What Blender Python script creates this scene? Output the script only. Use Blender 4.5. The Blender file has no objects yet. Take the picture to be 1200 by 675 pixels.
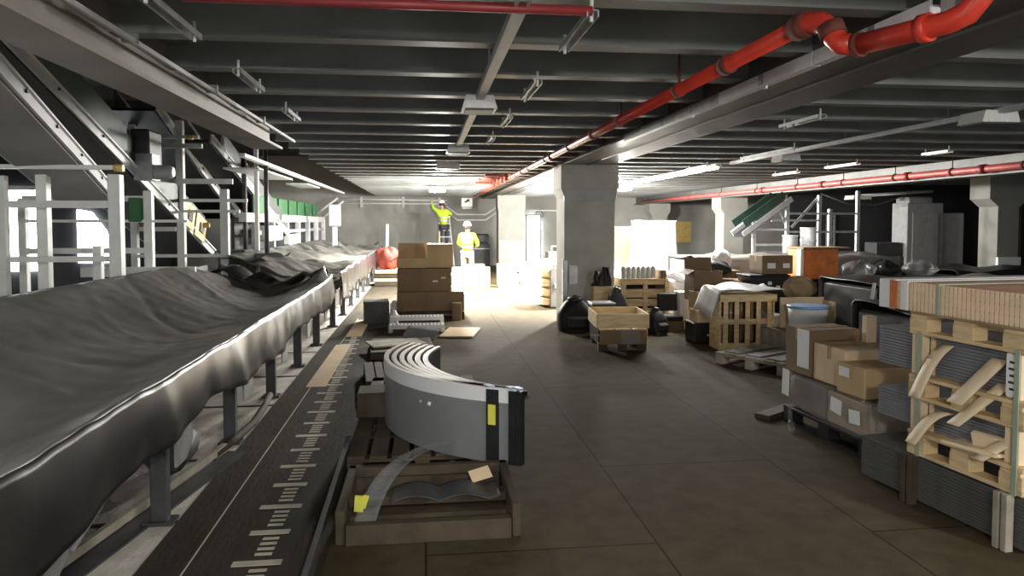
import bpy, bmesh, math, random
from mathutils import Vector, Matrix, Euler
random.seed(7)
PI = math.pi
scn = bpy.context.scene
COL = scn.collection
R = math.radians

# ------------------------------------------------------------------ materials
def mat(name, col, rough=.6, metal=0., var=.25, scale=6., bump=.0, bscale=40., stretch=(1, 1, 1), spec=.5):
    m = bpy.data.materials.new(name); m.use_nodes = True
    nt = m.node_tree; b = nt.nodes['Principled BSDF']
    b.inputs['Roughness'].default_value = rough; b.inputs['Metallic'].default_value = metal
    b.inputs['Specular IOR Level'].default_value = spec
    tc = nt.nodes.new('ShaderNodeTexCoord'); mp = nt.nodes.new('ShaderNodeMapping')
    mp.inputs['Scale'].default_value = stretch
    nt.links.new(tc.outputs['Object'], mp.inputs[0])
    n = nt.nodes.new('ShaderNodeTexNoise'); n.inputs['Scale'].default_value = scale; n.inputs['Detail'].default_value = 5
    nt.links.new(mp.outputs[0], n.inputs['Vector'])
    r = nt.nodes.new('ShaderNodeValToRGB')
    r.color_ramp.elements[0].position = .3; r.color_ramp.elements[1].position = .7
    r.color_ramp.elements[0].color = tuple(c * (1 - var) for c in col) + (1,)
    r.color_ramp.elements[1].color = tuple(min(1, c * (1 + var)) for c in col) + (1,)
    nt.links.new(n.outputs['Fac'], r.inputs[0]); nt.links.new(r.outputs[0], b.inputs['Base Color'])
    if bump:
        n2 = nt.nodes.new('ShaderNodeTexNoise'); n2.inputs['Scale'].default_value = bscale; n2.inputs['Detail'].default_value = 4
        nt.links.new(mp.outputs[0], n2.inputs['Vector'])
        bp = nt.nodes.new('ShaderNodeBump'); bp.inputs['Strength'].default_value = bump; bp.inputs['Distance'].default_value = .02
        nt.links.new(n2.outputs['Fac'], bp.inputs['Height']); nt.links.new(bp.outputs[0], b.inputs['Normal'])
    return m

def emis(name, col, s):
    m = bpy.data.materials.new(name); m.use_nodes = True; nt = m.node_tree
    b = nt.nodes['Principled BSDF']; b.inputs['Base Color'].default_value = (*col, 1)
    b.inputs['Emission Color'].default_value = (*col, 1); b.inputs['Emission Strength'].default_value = s
    return m

def brickmat(name, c1, c2, cm, bw, bh, mortar, rough=.7, rot=(0, 0, 0), var=.3, offset=.5):
    m = mat(name, c1, rough, spec=.1); nt = m.node_tree; b = nt.nodes['Principled BSDF']
    ramp = [n for n in nt.nodes if n.type == 'VALTORGB'][0]
    tc = [n for n in nt.nodes if n.type == 'TEX_COORD'][0]
    mp = nt.nodes.new('ShaderNodeMapping'); mp.inputs['Rotation'].default_value = rot
    nt.links.new(tc.outputs['Object'], mp.inputs[0])
    br = nt.nodes.new('ShaderNodeTexBrick'); br.inputs['Scale'].default_value = 1
    br.inputs['Brick Width'].default_value = bw; br.inputs['Row Height'].default_value = bh
    br.inputs['Mortar Size'].default_value = mortar; br.inputs['Mortar Smooth'].default_value = .1
    br.offset = offset
    br.inputs['Color1'].default_value = (*c1, 1); br.inputs['Color2'].default_value = (*c2, 1); br.inputs['Mortar'].default_value = (*cm, 1)
    nt.links.new(mp.outputs[0], br.inputs['Vector'])
    ramp.color_ramp.elements[0].color = (1 - var,) * 3 + (1,); ramp.color_ramp.elements[1].color = (1 + var * .3,) * 3 + (1,)
    mx = nt.nodes.new('ShaderNodeMix'); mx.data_type = 'RGBA'; mx.blend_type = 'MULTIPLY'; mx.inputs['Factor'].default_value = 1
    nt.links.new(br.outputs['Color'], mx.inputs[6]); nt.links.new(ramp.outputs[0], mx.inputs[7])
    nt.links.new(mx.outputs[2], b.inputs['Base Color'])
    return m

M = dict(
    floor=brickmat('floor board', (.080, .062, .034), (.073, .056, .031), (.02, .016, .010), 2.44, 1.22, .006, .85, (0, 0, PI / 2)),
    conc=mat('concrete strip', (.80, .74, .66), .85, var=.2, scale=5, bump=.3),
    darkfloor=mat('dark plate', (.044, .036, .024), .75, var=.35, scale=6, bump=.2, stretch=(1, .3, 1), spec=.15),
    mark=mat('pale mark', (.62, .58, .46), .8, var=.15),
    seam=mat('seam', (.02, .018, .015), .9),
    deck=mat('ceiling deck', (.085, .088, .085), .6, var=.2, scale=2),
    joist=mat('joist steel', (.21, .215, .205), .5, .15, var=.3, scale=2.5, stretch=(.6, 1, 1)),
    beam=mat('beam steel', (.12, .12, .115), .5, .15, var=.2, scale=2),
    beamdark=mat('beam dark', (.10, .10, .095), .5, .2, var=.2, scale=2),
    lbeam=mat('beam sandy', (.30, .275, .235), .6, var=.2, scale=1.5),
    wall=mat('wall concrete', (.33, .325, .30), .85, var=.25, scale=.8),
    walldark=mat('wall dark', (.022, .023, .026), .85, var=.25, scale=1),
    col=mat('column concrete', (.46, .465, .425), .8, var=.12, scale=3, bump=.15),
    colpale=mat('column pale', (.26, .26, .24), .8, var=.08, scale=3),
    colfoot=mat('pale band', (.8, .8, .78), .7, var=.05),
    galv=mat('galvanised steel', (.42, .43, .44), .4, .5, var=.2, scale=8),
    white=mat('white paint', (.82, .83, .80), .45, var=.08, scale=5),
    grey=mat('grey paint', (.36, .37, .38), .5, .1, var=.12),
    paleg=mat('pale grey panel', (.52, .53, .55), .45, var=.1),
    dgrey=mat('dark grey', (.06, .062, .065), .5, var=.3),
    black=mat('black', (.012, .012, .014), .55, var=.3, bump=.2, bscale=12),
    blackgloss=mat('black plastic', (.014, .014, .015), .4, var=.3),
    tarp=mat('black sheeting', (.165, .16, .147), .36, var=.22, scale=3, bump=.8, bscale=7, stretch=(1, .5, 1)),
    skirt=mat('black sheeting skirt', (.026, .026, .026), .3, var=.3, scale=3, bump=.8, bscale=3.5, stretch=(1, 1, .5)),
    red=mat('red pipe', (.62, .05, .03), .35, var=.15),
    redd=mat('dark red pipe', (.25, .03, .03), .45, var=.2),
    pinkred=mat('faded red pipe', (.58, .11, .10), .4, var=.15),
    rust=mat('rusty clamp', (.14, .035, .022), .85, var=.3),
    green=mat('green panel', (.025, .12, .04), .5, var=.25, scale=3),
    dkgreen=mat('dark green panel', (.022, .055, .038), .5, var=.3, scale=3),
    wood=mat('pine', (.70, .53, .30), .7, var=.22, scale=5, stretch=(1, 1, 6), bump=.15),
    paleply=mat('pale plywood', (.82, .66, .45), .65, var=.12, scale=4),
    dkwood=mat('old timber', (.065, .047, .027), .8, var=.3, scale=6, bump=.2),
    grwood=mat('grey timber', (.34, .30, .24), .8, var=.25, scale=6, bump=.2),
    card=mat('cardboard', (.56, .39, .21), .75, var=.12, scale=3),
    carddk=mat('brown cardboard', (.22, .145, .08), .75, var=.15, scale=3),
    cardlt=mat('pale cardboard', (.70, .53, .33), .75, var=.1, scale=3),
    tape=mat('packing tape', (.42, .31, .18), .3, var=.08),
    label=mat('paper label', (.85, .85, .85), .6, var=.04),
    ink=mat('ink', (.03, .025, .02), .7),
    matsshade=mat('shaded mat', (.085, .085, .08), .6, var=.2, scale=9),  # grey mats again, with the shade on the floor layer put into the colour
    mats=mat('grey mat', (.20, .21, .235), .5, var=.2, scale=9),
    panel=mat('curved panel face', (.24, .245, .25), .3, .1, var=.1, scale=3),
    paneltop=mat('curved panel edge', (.46, .39, .28), .55, var=.12),
    panelsheen=mat('curved panel sheen', (.82, .82, .83), .35, var=.04),
    blue=mat('blue film', (.25, .45, .75), .4),
    yellow=mat('hi vis yellow', (.42, .62, .03), .6, var=.12),
    ytag=mat('yellow tag', (.75, .72, .10), .6, var=.1),
    amber=mat('amber panel', (.80, .56, .20), .5, var=.12),
    orange=mat('orange box', (.60, .17, .035), .55, var=.3, scale=6),
    skin=mat('skin', (.45, .27, .19), .6, var=.08), hair=mat('hair', (.03, .02, .015), .7),
    trous=mat('dark trousers', (.035, .036, .045), .8, var=.25), beige=mat('beige trousers', (.42, .34, .25), .8, var=.1),
    hat=mat('white helmet', (.85, .85, .85), .3, var=.03), band=mat('reflective band', (.7, .72, .74), .25, .4, var=.05),
    film=mat('clear film', (.45, .46, .47), .25, var=.2, scale=5, bump=.4, bscale=10),
    whitefilm=mat('white sheet', (.80, .80, .82), .4, var=.07, bump=.4, bscale=6),
    blacksheet=mat('black load sheeting', (.02, .02, .02), .45, var=.3, scale=3, bump=.8, bscale=3.5),
    redbag=mat('red sacking', (.26, .045, .03), .7, var=.35, scale=8, bump=.4),
    slatend=mat('slat end wood', (.86, .68, .48), .65, var=.1, scale=9),
    strapg=mat('green strap', (.34, .40, .31), .5, var=.1),
    block=brickmat('tan slat ends', (.75, .46, .32), (.70, .44, .30), (.6, .3, .2), .06, .052, .006, .7, (PI / 2, 0, 0), .25, 0.),
    lamp=emis('lit lamp', (1, .99, .95), 28), day=emis('daylight opening', (.93, .97, 1), 9), lampdim=mat('unlit lamp', (.75, .75, .72), .4, var=.03),
    signw=mat('sign white', (.85, .84, .80), .5, var=.03),
)

M['film'].node_tree.nodes['Principled BSDF'].inputs['Alpha'].default_value = .22
for k_ in ('tarp', 'skirt', 'blacksheet'):
    n_ = [n for n in M[k_].node_tree.nodes if n.type == 'TEX_NOISE'][1]; n_.noise_type = 'RIDGED_MULTIFRACTAL'; n_.inputs['Roughness'].default_value = .35

# ------------------------------------------------------------------ mesh builder
class MB:
    def __init__(s): s.bm = bmesh.new()
    def box(s, c, d, rot=None, bev=0.):
        ret = bmesh.ops.create_cube(s.bm, size=1)
        vs = ret['verts']
        bmesh.ops.scale(s.bm, vec=d, verts=vs)
        if bev:
            es = list({e for v in vs for e in v.link_edges})
            r2 = bmesh.ops.bevel(s.bm, geom=es, offset=bev, segments=1, affect='EDGES', profile=.5)
            vs = list({v for f in r2['faces'] for v in f.verts})
        if rot is not None:
            bmesh.ops.rotate(s.bm, cent=(0, 0, 0), matrix=rot if isinstance(rot, Matrix) else Euler(rot).to_matrix(), verts=vs)
        bmesh.ops.translate(s.bm, vec=c, verts=vs)
        return s
    def bar(s, a, b, w, h, up=(0, 0, 1), bev=0.):
        a, b = Vector(a), Vector(b); d = b - a; L = d.length; y = d / L; u = Vector(up)
        x = y.cross(u)
        if x.length < 1e-4: x = y.cross(Vector((1, 0, 0)))
        x.normalize(); z = x.cross(y)
        m = Matrix((x, y, z)).transposed()
        return s.box((a + b) / 2, (w, L, h), m, bev)
    def tube(s, pts, r, seg=10, cap=True):
        pts = [Vector(p) for p in pts]; rs = r if isinstance(r, (list, tuple)) else [r] * len(pts)
        rings = []; prev = None
        for i, p in enumerate(pts):
            t = (pts[min(i + 1, len(pts) - 1)] - pts[max(i - 1, 0)]).normalized()
            if prev is None:
                n = t.orthogonal().normalized()
            else:
                n = (prev - t * prev.dot(t))
                n = n.normalized() if n.length > 1e-5 else t.orthogonal().normalized()
            prev = n; b = t.cross(n)
            rings.append([s.bm.verts.new(p + (n * math.cos(2 * PI * k / seg) + b * math.sin(2 * PI * k / seg)) * rs[i]) for k in range(seg)])
        for a, b in zip(rings, rings[1:]):
            for k in range(seg): s.bm.faces.new((a[k], a[(k + 1) % seg], b[(k + 1) % seg], b[k])).smooth = True
        if cap:
            s.bm.faces.new(rings[0][::-1]); s.bm.faces.new(rings[-1])
        return s
    def lathe(s, prof, c=(0, 0, 0), seg=16, rot=None):
        rings = []
        for r, z in prof:
            rings.append([s.bm.verts.new((r * math.cos(2 * PI * k / seg), r * math.sin(2 * PI * k / seg), z)) for k in range(seg)])
        for a, b in zip(rings, rings[1:]):
            for k in range(seg): s.bm.faces.new((a[k], a[(k + 1) % seg], b[(k + 1) % seg], b[k])).smooth = True
        s.bm.faces.new(rings[0][::-1]); s.bm.faces.new(rings[-1])
        vs = [v for r in rings for v in r]
        if rot: bmesh.ops.rotate(s.bm, cent=(0, 0, 0), matrix=Euler(rot).to_matrix(), verts=vs)
        bmesh.ops.translate(s.bm, vec=c, verts=vs)
        return s
    def prism(s, poly, h0, h1, axis='z'):
        f = {'z': lambda p, h: (p[0], p[1], h), 'y': lambda p, h: (p[0], h, p[1]), 'x': lambda p, h: (h, p[0], p[1])}[axis]
        a = [s.bm.verts.new(f(p, h0)) for p in poly]; b = [s.bm.verts.new(f(p, h1)) for p in poly]
        n = len(poly)
        s.bm.faces.new(a[::-1]); s.bm.faces.new(b)
        for i in range(n): s.bm.faces.new((a[i], a[(i + 1) % n], b[(i + 1) % n], b[i]))
        return s
    def grid(s, nu, nv, fn, thick=.006):
        def sheet():
            return [[s.bm.verts.new(fn(i / nu, j / nv)) for j in range(nv + 1)] for i in range(nu + 1)]
        g = sheet(); fs = []
        for i in range(nu):
            for j in range(nv):
                f = s.bm.faces.new((g[i][j], g[i + 1][j], g[i + 1][j + 1], g[i][j + 1])); f.smooth = True; fs.append(f)
        if thick:
            bmesh.ops.recalc_face_normals(s.bm, faces=fs)
            bmesh.ops.solidify(s.bm, geom=fs, thickness=thick)
        return s

def build(name, mb, m, parent=None, label=None):
    bmesh.ops.recalc_face_normals(mb.bm, faces=mb.bm.faces)
    me = bpy.data.meshes.new(name); mb.bm.to_mesh(me); mb.bm.free()
    me.materials.append(M[m])
    o = bpy.data.objects.new(name, me); COL.objects.link(o)
    if parent: o.parent = parent
    if label: o['label'] = label
    return o
def tag(o, label, cat, group=None):
    o['label'] = label; o['category'] = cat
    if group: o['group'] = group
    return o
def thing(name, label, cat, loc=(0, 0, 0), rz=0., group=None):
    o = bpy.data.objects.new(name, None); COL.objects.link(o); o.empty_display_size = .1
    o.location = loc; o.rotation_euler = (0, 0, rz)
    return tag(o, label, cat, group)
def struct(name, mb, m, parent=None):
    o = build(name, mb, m, parent)
    if not parent: o['kind'] = 'structure'
    return o
def single(name, mb, m, label, cat, group=None, loc=(0, 0, 0), rz=0.):
    o = build(name, mb, m); o.location = loc; o.rotation_euler = (0, 0, rz)
    return tag(o, label, cat, group)
def clone(o, parent=None):
    c = o.copy(); COL.objects.link(c)
    if parent: c.parent = parent
    for ch in list(o.children): clone(ch, c)
    return c
def copy_thing(o, loc, rz=0., label=None, group=None):
    c = clone(o); c.location = loc; c.rotation_euler = (0, 0, rz)
    if label: c['label'] = label
    if group: c['group'] = group
    return c
def wob(x, y, s=1.): return math.sin(x * 3.1 * s + 1.3) * math.cos(y * 2.3 * s + .4) + .5 * math.sin(x * 7.3 * s - y * 5.1 * s) + .3 * math.sin(y * 11.7 * s + x * 2)

# ------------------------------------------------------------------ setting
XR, YF, XL = 17., 28.6, -9.
struct('floor', MB().box(((XR - .5) / 2, 13.5, -.05), (XR + .5, 33, .1)), 'floor')
struct('floor_conveyor_side', MB().box((-5.2, 13.5, -.05), (7.6, 33, .1)), 'conc')
struct('floor_dark_strip', MB().box((-.95, 12.5, -.044), (.9, 31, .1)), 'darkfloor')
seams = MB()
for y in (3.2, 4.25, 5.35, 6.9, 8.2, 9.7): seams.box((-1.9, y, .002), (1.1, .035, .006))
struct('trim_1', seams, 'seam')
marks = MB()
y = 3.3; k = 0
while y < 11.2:
    x = -.83 - .03 * (y - 3.5)
    marks.box((x, y, .007), (.21 + .03 * (k % 2), .055, .004))
    for q in range(4): marks.box((x + .01, y + .1 + q * .062, .007), (.085, .028, .003))
    y += .365; k += 1
struct('trim_2', marks, 'mark')
lines = MB()
for y0 in (3.2,): 
    for xx in (-1.17,): lines.box((xx, 8, .007), (.008, 10, .003))
struct('trim_3', lines, 'mark')
struct('trim_4', MB().box((-1.12, 8.9, .008), (.2, 2.6, .006)).box((-1.05, 11.9, .008), (.22, 1.8, .006)), 'cardlt')

struct('wall_far', MB().box((4, YF + .1, 2.2), (26.2, .2, 4.4)), 'wall')
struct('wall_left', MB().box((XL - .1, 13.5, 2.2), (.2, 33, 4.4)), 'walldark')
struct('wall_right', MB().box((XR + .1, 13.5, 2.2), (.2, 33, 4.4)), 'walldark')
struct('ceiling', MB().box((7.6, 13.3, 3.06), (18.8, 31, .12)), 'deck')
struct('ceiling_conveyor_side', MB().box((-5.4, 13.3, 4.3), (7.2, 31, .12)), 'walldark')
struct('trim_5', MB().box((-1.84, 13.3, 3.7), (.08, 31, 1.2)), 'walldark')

# corrugated deck ribs and the joists (I sections running across the hall)
def ibeam_x(x0, x1, zb, h=.3, fl=.13, t=.014):
    mb = MB(); L = x1 - x0; cx = (x0 + x1) / 2
    mb.box((cx, 0, zb + t / 2), (L, fl, t)); mb.box((cx, 0, zb + h - t / 2), (L, fl, t)); mb.box((cx, 0, zb + h / 2), (L, .012, h - 2 * t))
    return mb
j0 = struct('ceiling_joist', ibeam_x(-1.8, 17, 2.7, .3), 'joist'); j0.location.y = .74
for k in range(1, 33):
    j = clone(j0); j.location.y = .74 + .85 * k; j['kind'] = 'structure'

# main beam over the columns, right hand beam and the stub on the left
mb = MB().box((2.65, 13, 2.66), (.78, 31, .025)).box((2.32, 13, 2.86), (.03, 31, .4)).box((2.98, 13, 2.86), (.03, 31, .4)).box((2.65, 13, 2.64), (.03, 31, .02))
struct('beam', mb, 'beam')
mb = MB().box((8.6, 13, 2.43), (.4, 31, .03)).box((8.5, 13, 2.57), (.03, 31, .26)).box((8.7, 13, 2.57), (.03, 31, .26))
struct('beam', mb, 'beam')
mb = MB().box((-1.66, 4.0, 2.5), (.3, 8.2, .025)).box((-1.66, 4.0, 2.68), (.03, 8.2, .34)).box((-1.66, 4.0, 2.86), (.3, 8.2, .025))
struct('beam', mb, 'lbeam')

def column(cx, cy, w, d, h, capw, caph, m, foot=None):
    mb = MB().box((cx, cy, h / 2), (w, d, h))
    b = .16 if capw > w + .05 else 0
    mb.box((cx, cy, h - caph / 2 + .0), (capw, d + .04, caph))
    if b: mb.prism([(cx - w / 2, h - caph - b), (cx + w / 2, h - caph - b), (cx + capw / 2, h - caph), (cx - capw / 2, h - caph)], cy - d / 2 - .015, cy + d / 2 + .015, 'y')
    o = struct('column', mb, m)
    return o
column(2.69, 12.0, .84, .7, 2.645, .96, .38, 'col')
struct('column_band', MB().box((2.69, 11.64, 2.15), (.86, .04, .17)), 'grey')
struct('trim_6', MB().box((2.29, 11.7, .55), (.08, .14, 1.1), bev=.01).box((2.42, 11.645, .85), (.14, .05, .3)), 'galv')
column(2.98, 25.1, .9, .7, 2.645, .96, .4, 'colpale')
struct('trim_7', MB().box((2.98, 24.74, .55), (.86, .03, 1.1)), 'cardlt')
column(8.72, 20, .58, .6, 2.41, .8, .3, 'colpale')
column(8.72, 26.5, .58, .6, 2.41, .8, .3, 'colpale')
column(11.62, 13.5, .46, .5, 2.7, .86, .52, 'colpale')
struct('trim_8', MB().box((11.62, 13.22, .93), (.5, .06, .16)), 'colfoot')
column(12.6, 14.6, .5, .6, 3.0, .5, .3, 'dkwood')

# window / doorway openings that glow with daylight
struct('door_1', MB().box((4.3, 28.45, 1.02), (.5, .06, 1.9)), 'day')
struct('trim_9', MB().box((4.02, 28.44, 1.0), (.06, .1, 2.0)).box((4.58, 28.44, 1.0), (.06, .1, 2.0)).box((4.3, 28.44, 2.0), (.62, .1, .06)), 'wall')
struct('window_1', MB().box((-7.55, 14.5, 1.55), (.9, .06, 1.5)), 'day')
struct('trim_10', MB().box((-8.02, 14.46, 1.5), (.08, .1, 1.8)).box((-7.06, 14.46, 1.5), (.08, .1, 1.8)).box((-7.55, 14.46, 2.34), (1.0, .1, .08)), 'white')
struct('window_2', MB().prism([(-6.45, .95), (-5.75, .95), (-5.95, 1.55), (-6.2, 1.9), (-6.45, 1.95)], 14.47, 14.53, 'y'), 'day')
struct('wall_left_return', MB().box((-6.9, 14.62, 2.0), (4.2, .15, 4.0)), 'walldark')

# ------------------------------------------------------------------ ceiling services
def pipe_thing(name, label, pts, r, m, hang=(), top=2.95, coup=(), cat='pipe', coupmat=None):
    t = thing(name, label, cat, pts[0])
    o = Vector(pts[0])
    build('pipe_run', MB().tube([Vector(p) - o for p in pts], r, 14), m, t)
    for a, b in coup:
        a, b = Vector(a) - o, Vector(b) - o
        build('coupling', MB().tube([a, b], r * 1.35, 12), coupmat or m, t)
    for p in hang:
        p = Vector(p) - o
        build('hanger', MB().tube([p + Vector((0, -.02, 0)), p + Vector((0, .02, 0))], r * 1.25, 12).tube([p + Vector((0, 0, r)), (p.x, p.y, top - o.z)], .009, 6), 'rust' if m != 'galv' else 'galv', t)
    return t
def arc(c, u, v, r, a0, a1, n=7):
    c, u, v = Vector(c), Vector(u), Vector(v)
    return [c + u * r * math.cos(a0 + (a1 - a0) * i / n) + v * r * math.sin(a0 + (a1 - a0) * i / n) for i in range(n + 1)]
# red sprinkler main along the beam: long run, offset with elbows, near run turning up
t = pipe_thing('sprinkler_pipe', 'long red sprinkler pipe running beside the main overhead beam', [(1.76, y, 2.62) for y in (3.25, 8, 12, 17, 26)], .042, 'red',
    hang=[(1.76, y, 2.62) for y in (4.9, 6.4, 8.7, 10.4, 12.1, 13.8, 15.5, 17.2)], coup=[((1.76, 4.05, 2.62), (1.76, 4.13, 2.62)), ((1.76, 7.4, 2.62), (1.76, 7.48, 2.62)), ((1.76, 9.9, 2.62), (1.76, 9.98, 2.62)), ((1.76, 12.9, 2.62), (1.76, 12.98, 2.62))], coupmat='rust')
o = Vector(t.location)
pts = arc((1.8, 3.25, 2.62 - .0), (-.0, -1, 0), (0, 0, 1), .0001, 0, 1, 1)
off = [Vector((1.76, 3.3, 2.62)), Vector((1.77, 3.2, 2.62)), Vector((1.79, 3.13, 2.605)), Vector((1.81, 3.1, 2.57)), Vector((1.82, 3.08, 2.53)), Vector((1.84, 3.05, 2.49)), Vector((1.88, 3.0, 2.475)), Vector((1.93, 2.9, 2.475)), Vector((1.97, 2.75, 2.48))]
b0 = Vector((1.88, 3.0, 2.475)); b1 = Vector((2.02, 2.62, 2.475))
build('elbow', MB().tube([p - o for p in off[:7]], .048, 14), 'red', t)
build('elbow_collar', MB().tube([off[0] - o, off[1] - o], .06, 14).tube([off[3] - o + Vector((0, 0, .015)), off[4] - o], .058, 14).tube([b0 - o, b0 - o + (b1 - b0) * .06], .056, 14), 'rust', t)
up = [b0, b0 + (b1 - b0) * .8, b1, b1 + Vector((.03, -.06, .02)), b1 + Vector((.05, -.1, .07)), b1 + Vector((.055, -.11, .15)), b1 + Vector((.055, -.11, .45))]
build('drop_run', MB().tube([p - o for p in up], .046, 14), 'red', t)
build('coupling', MB().tube([b0 + (b1 - b0) * .72 - o, b0 + (b1 - b0) * .82 - o], .058, 14), 'red', t)
# crossing pipe with a bright ribbed sleeve at the top of the view
t = pipe_thing('sprinkler_branch', 'dark red pipe crossing under the nearest joists with silver ribbed hose above', [(-1.0, 3.22, 2.645), (.75, 3.22, 2.645)], .022, 'redd')
rib = [(x * .02, -.02, .032) for x in range(0, 75)]
build('ribbed_hose', MB().tube(rib, [.009 + .004 * (i % 2) for i in range(75)], 8), 'galv', t)
pipe_thing('sprinkler_pipe', 'faded red sprinkler pipe along the right hand beam', [(8.3, y, 2.5) for y in (7, 10, 14, 20, 27)], .055, 'pinkred',
    hang=[(8.3, y, 2.5) for y in (9.2, 10.6, 12, 13.6, 15.4, 17.4, 19.6, 22)], top=2.72, coup=[((8.3, y, 2.5), (8.3, y + .12, 2.5)) for y in (9.9, 11.6, 14.3, 17)], coupmat='redd')
# branch fittings on the far end of the main
t = thing('branch_fitting', 'rusty red branch fittings on the far end of the long sprinkler pipe', 'pipe fitting', (1.6, 15, 2.62))
for i in range(4):
    build('tee', MB().tube([(.1, i * .9, -.05), (.1, i * .9, .12)], .05, 8).tube([(.1, i * .9, .06), (-.35, i * .9, .06)], .03, 8), 'rust', t)

# white cable channel on the beam edge
t = thing('cable_channel', 'white cable channel clipped along the lower edge of the main beam', 'cable channel', (2.24, 0, 2.62))
for y0, y1 in ((1.6, 2.92), (2.99, 3.95), (3.97, 5.3), (5.32, 6.6), (6.62, 7.9)):
    build('channel_length', MB().box((0, (y0 + y1) / 2, .01), (.06, y1 - y0, .06)).box((-.02, (y0 + y1) / 2, .05), (.01, y1 - y0, .02)), 'whitefilm' if y1 < 6 else 'galv', t)
for y in (2.8, 3.4, 4.6, 5.9): build('clip', MB().box((0, y, -.025), (.012, .05, .03)).box((-.03, y, .02), (.012, .05, .07)), 'galv', t)
# thin conduit along the left beam
t = thing('cable_rail', 'thin white cable rail hung right beside the sandy left hand beam', 'cable rail', (-1.52, 0, 2.66))
build('rail', MB().box((0, 4.8, 0), (.02, 8.2, .025)), 'whitefilm', t)
for y in (4.1, 5.6, 7.2): build('bracket', MB().box((-.02, y, .02), (.08, .03, .06)), 'galv', t)

def rail_run(name, label, x, y0, y1, z, cat='cable rail', m='white'):
    t = thing(name, label, cat, (x, 0, z))
    build('rail', MB().box((-.026, (y0 + y1) / 2, 0), (.012, y1 - y0, .045)).box((.026, (y0 + y1) / 2, 0), (.012, y1 - y0, .045)).box((0, (y0 + y1) / 2 + .35, -.018), (.05, y1 - y0 - .7, .012)), m, t)
    for i in range(int((y1 - y0) / 1.7)): build('suspender', MB().tube([(0, y0 + .5 + i * 1.7, .02), (0, y0 + .5 + i * 1.7, .32)], .007, 6), 'galv', t)
    return t
rail_run('lighting_rail', 'grey lighting rail down the middle of the aisle ceiling', .43, 2.6, 9.6, 2.665, m='paleg')
rail_run('lighting_rail', 'grey lighting rail over the stacked goods on the right', 4.95, 4.2, 11.3, 2.665, m='paleg')
t = thing('batten_lamp', 'long lit white batten lamp just right of the main column', 'lamp', (4.82, 14.3, 2.62))
build('housing', MB().box((0, 0, .03), (.09, 5.6, .05)), 'white', t); build('tube', MB().tube([(0, -2.75, -.015), (0, 2.75, -.015)], .018, 8), 'lamp', t)
L_ = bpy.data.lights.new('batten_light', 'AREA'); L_.shape = 'RECTANGLE'; L_.size = .12; L_.size_y = 5.4; L_.energy = 330; L_.color = (1, .97, .9)
lo_ = bpy.data.objects.new('batten_light', L_); COL.objects.link(lo_); lo_.parent = t; lo_.location = (0, 0, -.05)

def lamp(label, x, y, z, lit, w=.3, l=.3, group=None, spot=0):
    t = thing('ceiling_lamp', label, 'lamp', (x, y, z), 0, group)
    build('housing', MB().prism([(-w / 2, -.05), (w / 2, -.05), (w / 2 - .03, .05), (-w / 2 + .03, .05)], -l / 2, l / 2, 'y').box((0, 0, .06), (.06, .06, .03)), 'lampdim' if not lit else 'white', t)
    build('diffuser', MB().box((0, 0, -.056), (w - .05, l - .05, .014)), 'lamp' if lit else 'dgrey', t)
    if not lit:
        build('bulb', MB().box((-w * .3, -l / 2 - .004, -.035), (.03, .01, .02)), 'white', t)
        build('bulb', MB().box((w * .12, -l / 2 - .004, -.035), (.03, .01, .02)), 'white', t)
    else:
        L = bpy.data.lights.new('lamp_light', 'POINT'); L.shadow_soft_size = .12; L.energy = lit; L.color = (1, .97, .9)
        if spot:
            S = bpy.data.lights.new('spot_light', 'SPOT'); S.energy = spot; S.spot_size = R(132); S.spot_blend = .6; S.shadow_soft_size = .15; S.color = (1, .97, .9)
            so = bpy.data.objects.new('spot_light', S); COL.objects.link(so); so.parent = t; so.location = (0, 0, -.12)
        lo = bpy.data.objects.new('lamp_light', L); COL.objects.link(lo); lo.parent = t; lo.location = (0, 0, -.2)
    return t
lamp('nearest unlit white lamp on the middle rail', .43, 5.75, 2.63, 0, .27, .3)
lamp('second unlit white lamp on the middle rail, behind the nearest', .43, 9.25, 2.63, 0, .3, .3)
lamp('dark unlit lamp on the middle line, just before the lit pair', .40, 12.3, 2.66, 0, .42, .3)
lamp('first lit white lamp above the worker on the ladder', .36, 16.0, 2.62, 520, .4, .5, spot=2300)
lamp('second lit white lamp above the worker, farther than the first', .36, 19.8, 2.60, 300, .45, .6, spot=500)
lamp('large unlit pale lamp on the right rail nearest the camera', 4.95, 5.9, 2.62, 0, .36, .3)
lamp('small unlit pale lamp on the right rail beyond the large one', 5.1, 9.8, 2.62, 0, .3, .3)
lamp('bright lit lamp right of the main column', 5.05, 18.4, 2.6, 600, .5, .6, spot=1600)
lamp('assumed lit lamp behind the main column near the far wall', 5.0, 21.8, 2.6, 400, .5, .6)  # unseen lamp, assumed to carry on the lit row at right
lamp('added flood lamp in the bright gap between the main and far column', 3.3, 18.6, 2.6, 300, .4, .5, spot=2900)  # extra lamp put in to flood the goods below
lamp('assumed lit lamp hidden behind the main column', 3.6, 15.2, 2.6, 350, .4, .5, spot=3000)  # lamp added out of view, its place assumed from how the shadows fall

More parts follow.
